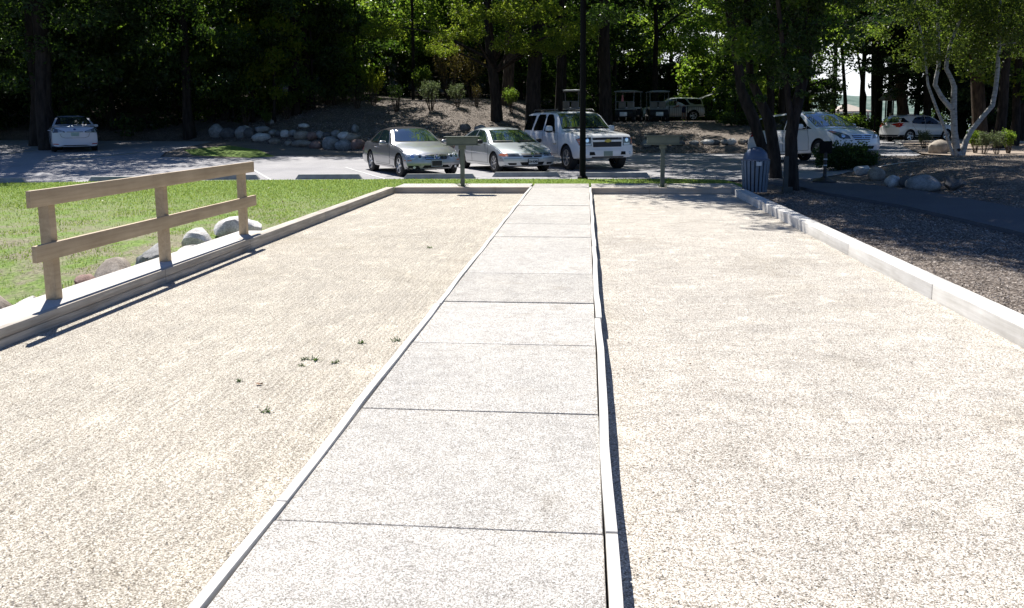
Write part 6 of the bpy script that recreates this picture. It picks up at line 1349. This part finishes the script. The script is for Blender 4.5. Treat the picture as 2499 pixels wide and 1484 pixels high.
# ------------------------------------------------------------------ loose ground cover
def blades(name, n, box, size, mat, seed, keep, hfun=HT, up=True, off=0.0):
    g = np.random.default_rng(seed); x = g.uniform(box[0], box[1], n); y = box[2]+(box[3]-box[2])*g.uniform(0, 1, n)**1.25; k = keep(x, y, g); x = x[k]; y = y[k]; m_ = len(x)
    z = hfun(x, y)+off; a = g.uniform(0, 6.283, m_); L_ = size*g.uniform(.5, 1.3, m_)
    if up:
        w = .0028+.00035*y; dx = np.cos(a)*w; dy = np.sin(a)*w; lx = g.normal(size=m_)*.45*L_; ly = g.normal(size=m_)*.45*L_
        V = np.stack([np.stack([x-dx, y-dy, z-.005], 1), np.stack([x+dx, y+dy, z-.005], 1), np.stack([x+lx, y+ly, z+L_], 1)], 1).reshape(-1, 3); F = np.arange(3*m_).reshape(m_, 3)
    else:
        w = L_*g.uniform(.18, .5, m_); c_, s_ = np.cos(a), np.sin(a); t1 = g.normal(size=m_)*.25*L_; t2 = g.normal(size=m_)*.3*w
        V = np.stack([np.stack([x-c_*L_/2, y-s_*L_/2, z+.004+np.abs(t1)*.5-t1*.5], 1), np.stack([x+s_*w/2, y-c_*w/2, z+.006-t2*.5+np.abs(t2)*.5], 1), np.stack([x+c_*L_/2, y+s_*L_/2, z+.004+np.abs(t1)*.5+t1*.5], 1), np.stack([x-s_*w/2, y+c_*w/2, z+.006+t2*.5+np.abs(t2)*.5], 1)], 1).reshape(-1, 3); F = np.arange(4*m_).reshape(m_, 4)
    return tag(link(name, mesh_np(name, V, F, mat)), kind='stuff')
from mathutils import noise as mnz
def patchy(x, y, g):
    q = np.array([mnz.noise(Vector((a*.9, b*.9, 3.3)))+.5*mnz.noise(Vector((a*2.7, b*2.7, 7.1))) for a, b in zip(x, y)])
    thick = np.clip((y-12)/7, 0, 1)*.9; front = np.interp(y, [3, 19.5, 23], [-4.8, -4.47, 3.0])
    back = np.interp(x, [-30, -17, -13, -9, -5, 2.6, 3.8], [19.6, 21.35, 22.1, 22.6, 22.85, 22.8, 21.5])
    wob = .35*np.sin(x*3.1+y*2.3)
    c_ = ~((y < 8.0+wob) & (x > -6.2+wob*.6)) & ((x < -4.79) | ((x < -4.46) & (y > 11.3)) | ((y > 19.68) & (x < 3.6))) & (y < back)
    return c_ & (g.uniform(0, 1, len(x)) < np.clip(.42+1.8*q, .05, 1)*(1-thick)+thick)
blades("grass", 260000, (-17, 3.7, 4.2, 23), .034, GRASSM, 21, patchy)
CHIP = leaf("wood_chip", (.06, .045, .035), (.66, .58, .50), (.0, .0, .0), (.0, .0, .0), .0, .8, .2)
def rim_keep(x, y, g):
    e = np.interp(y, [2, 12, 13.8, 15.8, 17.2, 18.7, 20.3], [6.0, 5.97, 5.86, 5.68, 5.36, 5.0, 4.85]); return (x > 3.34) & (x < e)
blades("wood_chips", 60000, (3.3, 6.1, 4.5, 19.5), .032, CHIP, 22, rim_keep, up=False, off=-.032)
blades("wood_chips", 30000, (7.7, 20, 12, 33), .06, CHIP, 23, lambda x, y, g: (x > 7.75+0*y) & ~((x > 11.5) & (x < 18.6) & (y > 20.6) & (y < 26)), up=False, off=-.03)
blades("wood_chips", 50000, (-18, 6, 38.8, 53), .10, CHIP, 24, lambda x, y, g: y > np.interp(x, [-60, -24, -18, -14, -10.5, -3, 2.5, 8, 12], [46, 43, 41.5, 39.6, 38.6, 38.2, 39.6, 38.8, 39]), up=False, off=-.025)
# weeds and a few leaves on the left court
gw_ = random.Random(12)
for i, (u, v, k, lb) in enumerate([(743, 878, 1.0, 'small green weed tuft in the raked gravel, left of a pair'), (768, 880, 1.2, 'small green weed tuft in the raked gravel, right of a pair'), (737, 893, .8, 'tiny dark weed just below the pair on the left court'), (583, 931, .8, 'tiny weed on the left court above the brown leaf'), (648, 1005, 1.0, 'green weed tuft below the brown leaf on the left court'), (882, 838, 1.2, 'pale green weed tuft beside the walk in the left court'), (968, 832, 1.2, 'green weed touching the board at the left of the walk'), (818, 885, 1.1, 'faint weed tuft right of the pair on the left court'), (1048, 605, 1.3, 'small weed far down the left court')]):
    x, y = G(u, v); mb = MB()
    for _ in range(16):
        k *= 1.01; a = gw_.uniform(0, 6.28); L_ = gw_.uniform(.012, .035)*k; p = Vector((x+gw_.gauss(0, .010)*k, y+gw_.gauss(0, .010)*k, 0)); q = Vector((math.cos(a), math.sin(a), 0)); n_ = Vector((-q.y, q.x, 0))*.0035*k
        mb.add([p-n_, p+n_, p+q*L_+n_*.6+Vector((0, 0, L_*.6)), p+q*L_-n_*.6+Vector((0, 0, L_*.6))], [(0, 1, 2, 3)])
    tag(mb.build("weed", LF_DARK), lb, 'weed', 'weeds in the left court')
BRL = plain("dry_leaf", (.20, .10, .04), .7)
for u, v, lb in ((632, 940, 'crumpled brown dry leaf on the left court'), (1682, 891, 'small dark dry leaf on the right court')):
    x, y = G(u, v); r_ = .022 if u < 1000 else .009; mb = MB(); vs = [(x, y, .012)]+[(x+r_*(1+.35*math.sin(3*a))*math.cos(a), y+r_*.7*math.sin(a), .003+.012*abs(math.sin(2*a))) for a in np.linspace(0, 5.6, 9)]
    mb.add(vs, [(0, i, i+1) for i in range(1, 9)]+[(0, 9, 1)]); tag(mb.build("dry_leaf", BRL), lb, 'leaf')

STONE = leaf("loose_stone", (.10, .085, .07), (.62, .58, .52), (0, 0, 0), (0, 0, 0), .0, .9, .2)
blades("loose_gravel", 26000, (-4.25, -1.24, 1.9, 12), .011, STONE, 31, lambda x, y, g: y > 0, hfun=lambda x, y: x*0, up=False, off=.0005)
blades("loose_gravel", 26000, (.13, 3.09, 1.9, 12), .011, STONE, 32, lambda x, y, g: y > 0, hfun=lambda x, y: x*0, up=False, off=.0005)
blades("spilled_gravel", 2600, (-1.17, .05, 1.9, 10), .009, STONE, 33, lambda x, y, g: (np.minimum(x+1.17, .05-x) < .10*g.uniform(0, 1, len(x))**2), hfun=lambda x, y: x*0+.131, up=False, off=.0005)
blades("fallen_leaves", 260, (-12, 3.3, 15, 22.8), .06, leaf("fallen_leaf", (.12, .08, .02), (.4, .28, .06), (.05, .03, 0), (.2, .12, .02), .2), 34, lambda x, y, g: (x < -4.6) | (y > 19.7), up=False, off=.03)
gt = random.Random(3)
for i, (x, y) in enumerate([(-6.35, 8.1), (-5.9, 8.35), (-6.7, 7.6), (-5.25, 8.0), (-5.35, 9.0)]):
    mb = MB()
    for _ in range(60):
        a = gt.uniform(0, 6.28); L_ = gt.uniform(.10, .24); p = Vector((x+gt.gauss(0, .07), y+gt.gauss(0, .07), hz(x, y)-.01)); q = Vector((math.cos(a), math.sin(a), 0)); n_ = Vector((-q.y, q.x, 0))*.004
        mb.add([p-n_, p+n_, p+q*L_*.35+n_*.8+Vector((0, 0, L_*.7)), p+q*L_*.35-n_*.8+Vector((0, 0, L_*.7)), p+q*L_*.8+Vector((0, 0, L_*.75))], [(0, 1, 2, 3), (3, 2, 4)])
    tag(mb.build("grass_tuft", GRASSM), 'long grass tuft by the fence hollow, %s' % ['left of the brown rock', 'behind the brown rock', 'farthest left', 'between the near post and the pink rock', 'before the pointed rock'][i], 'grass tuft', 'long grass tufts in the hollow')
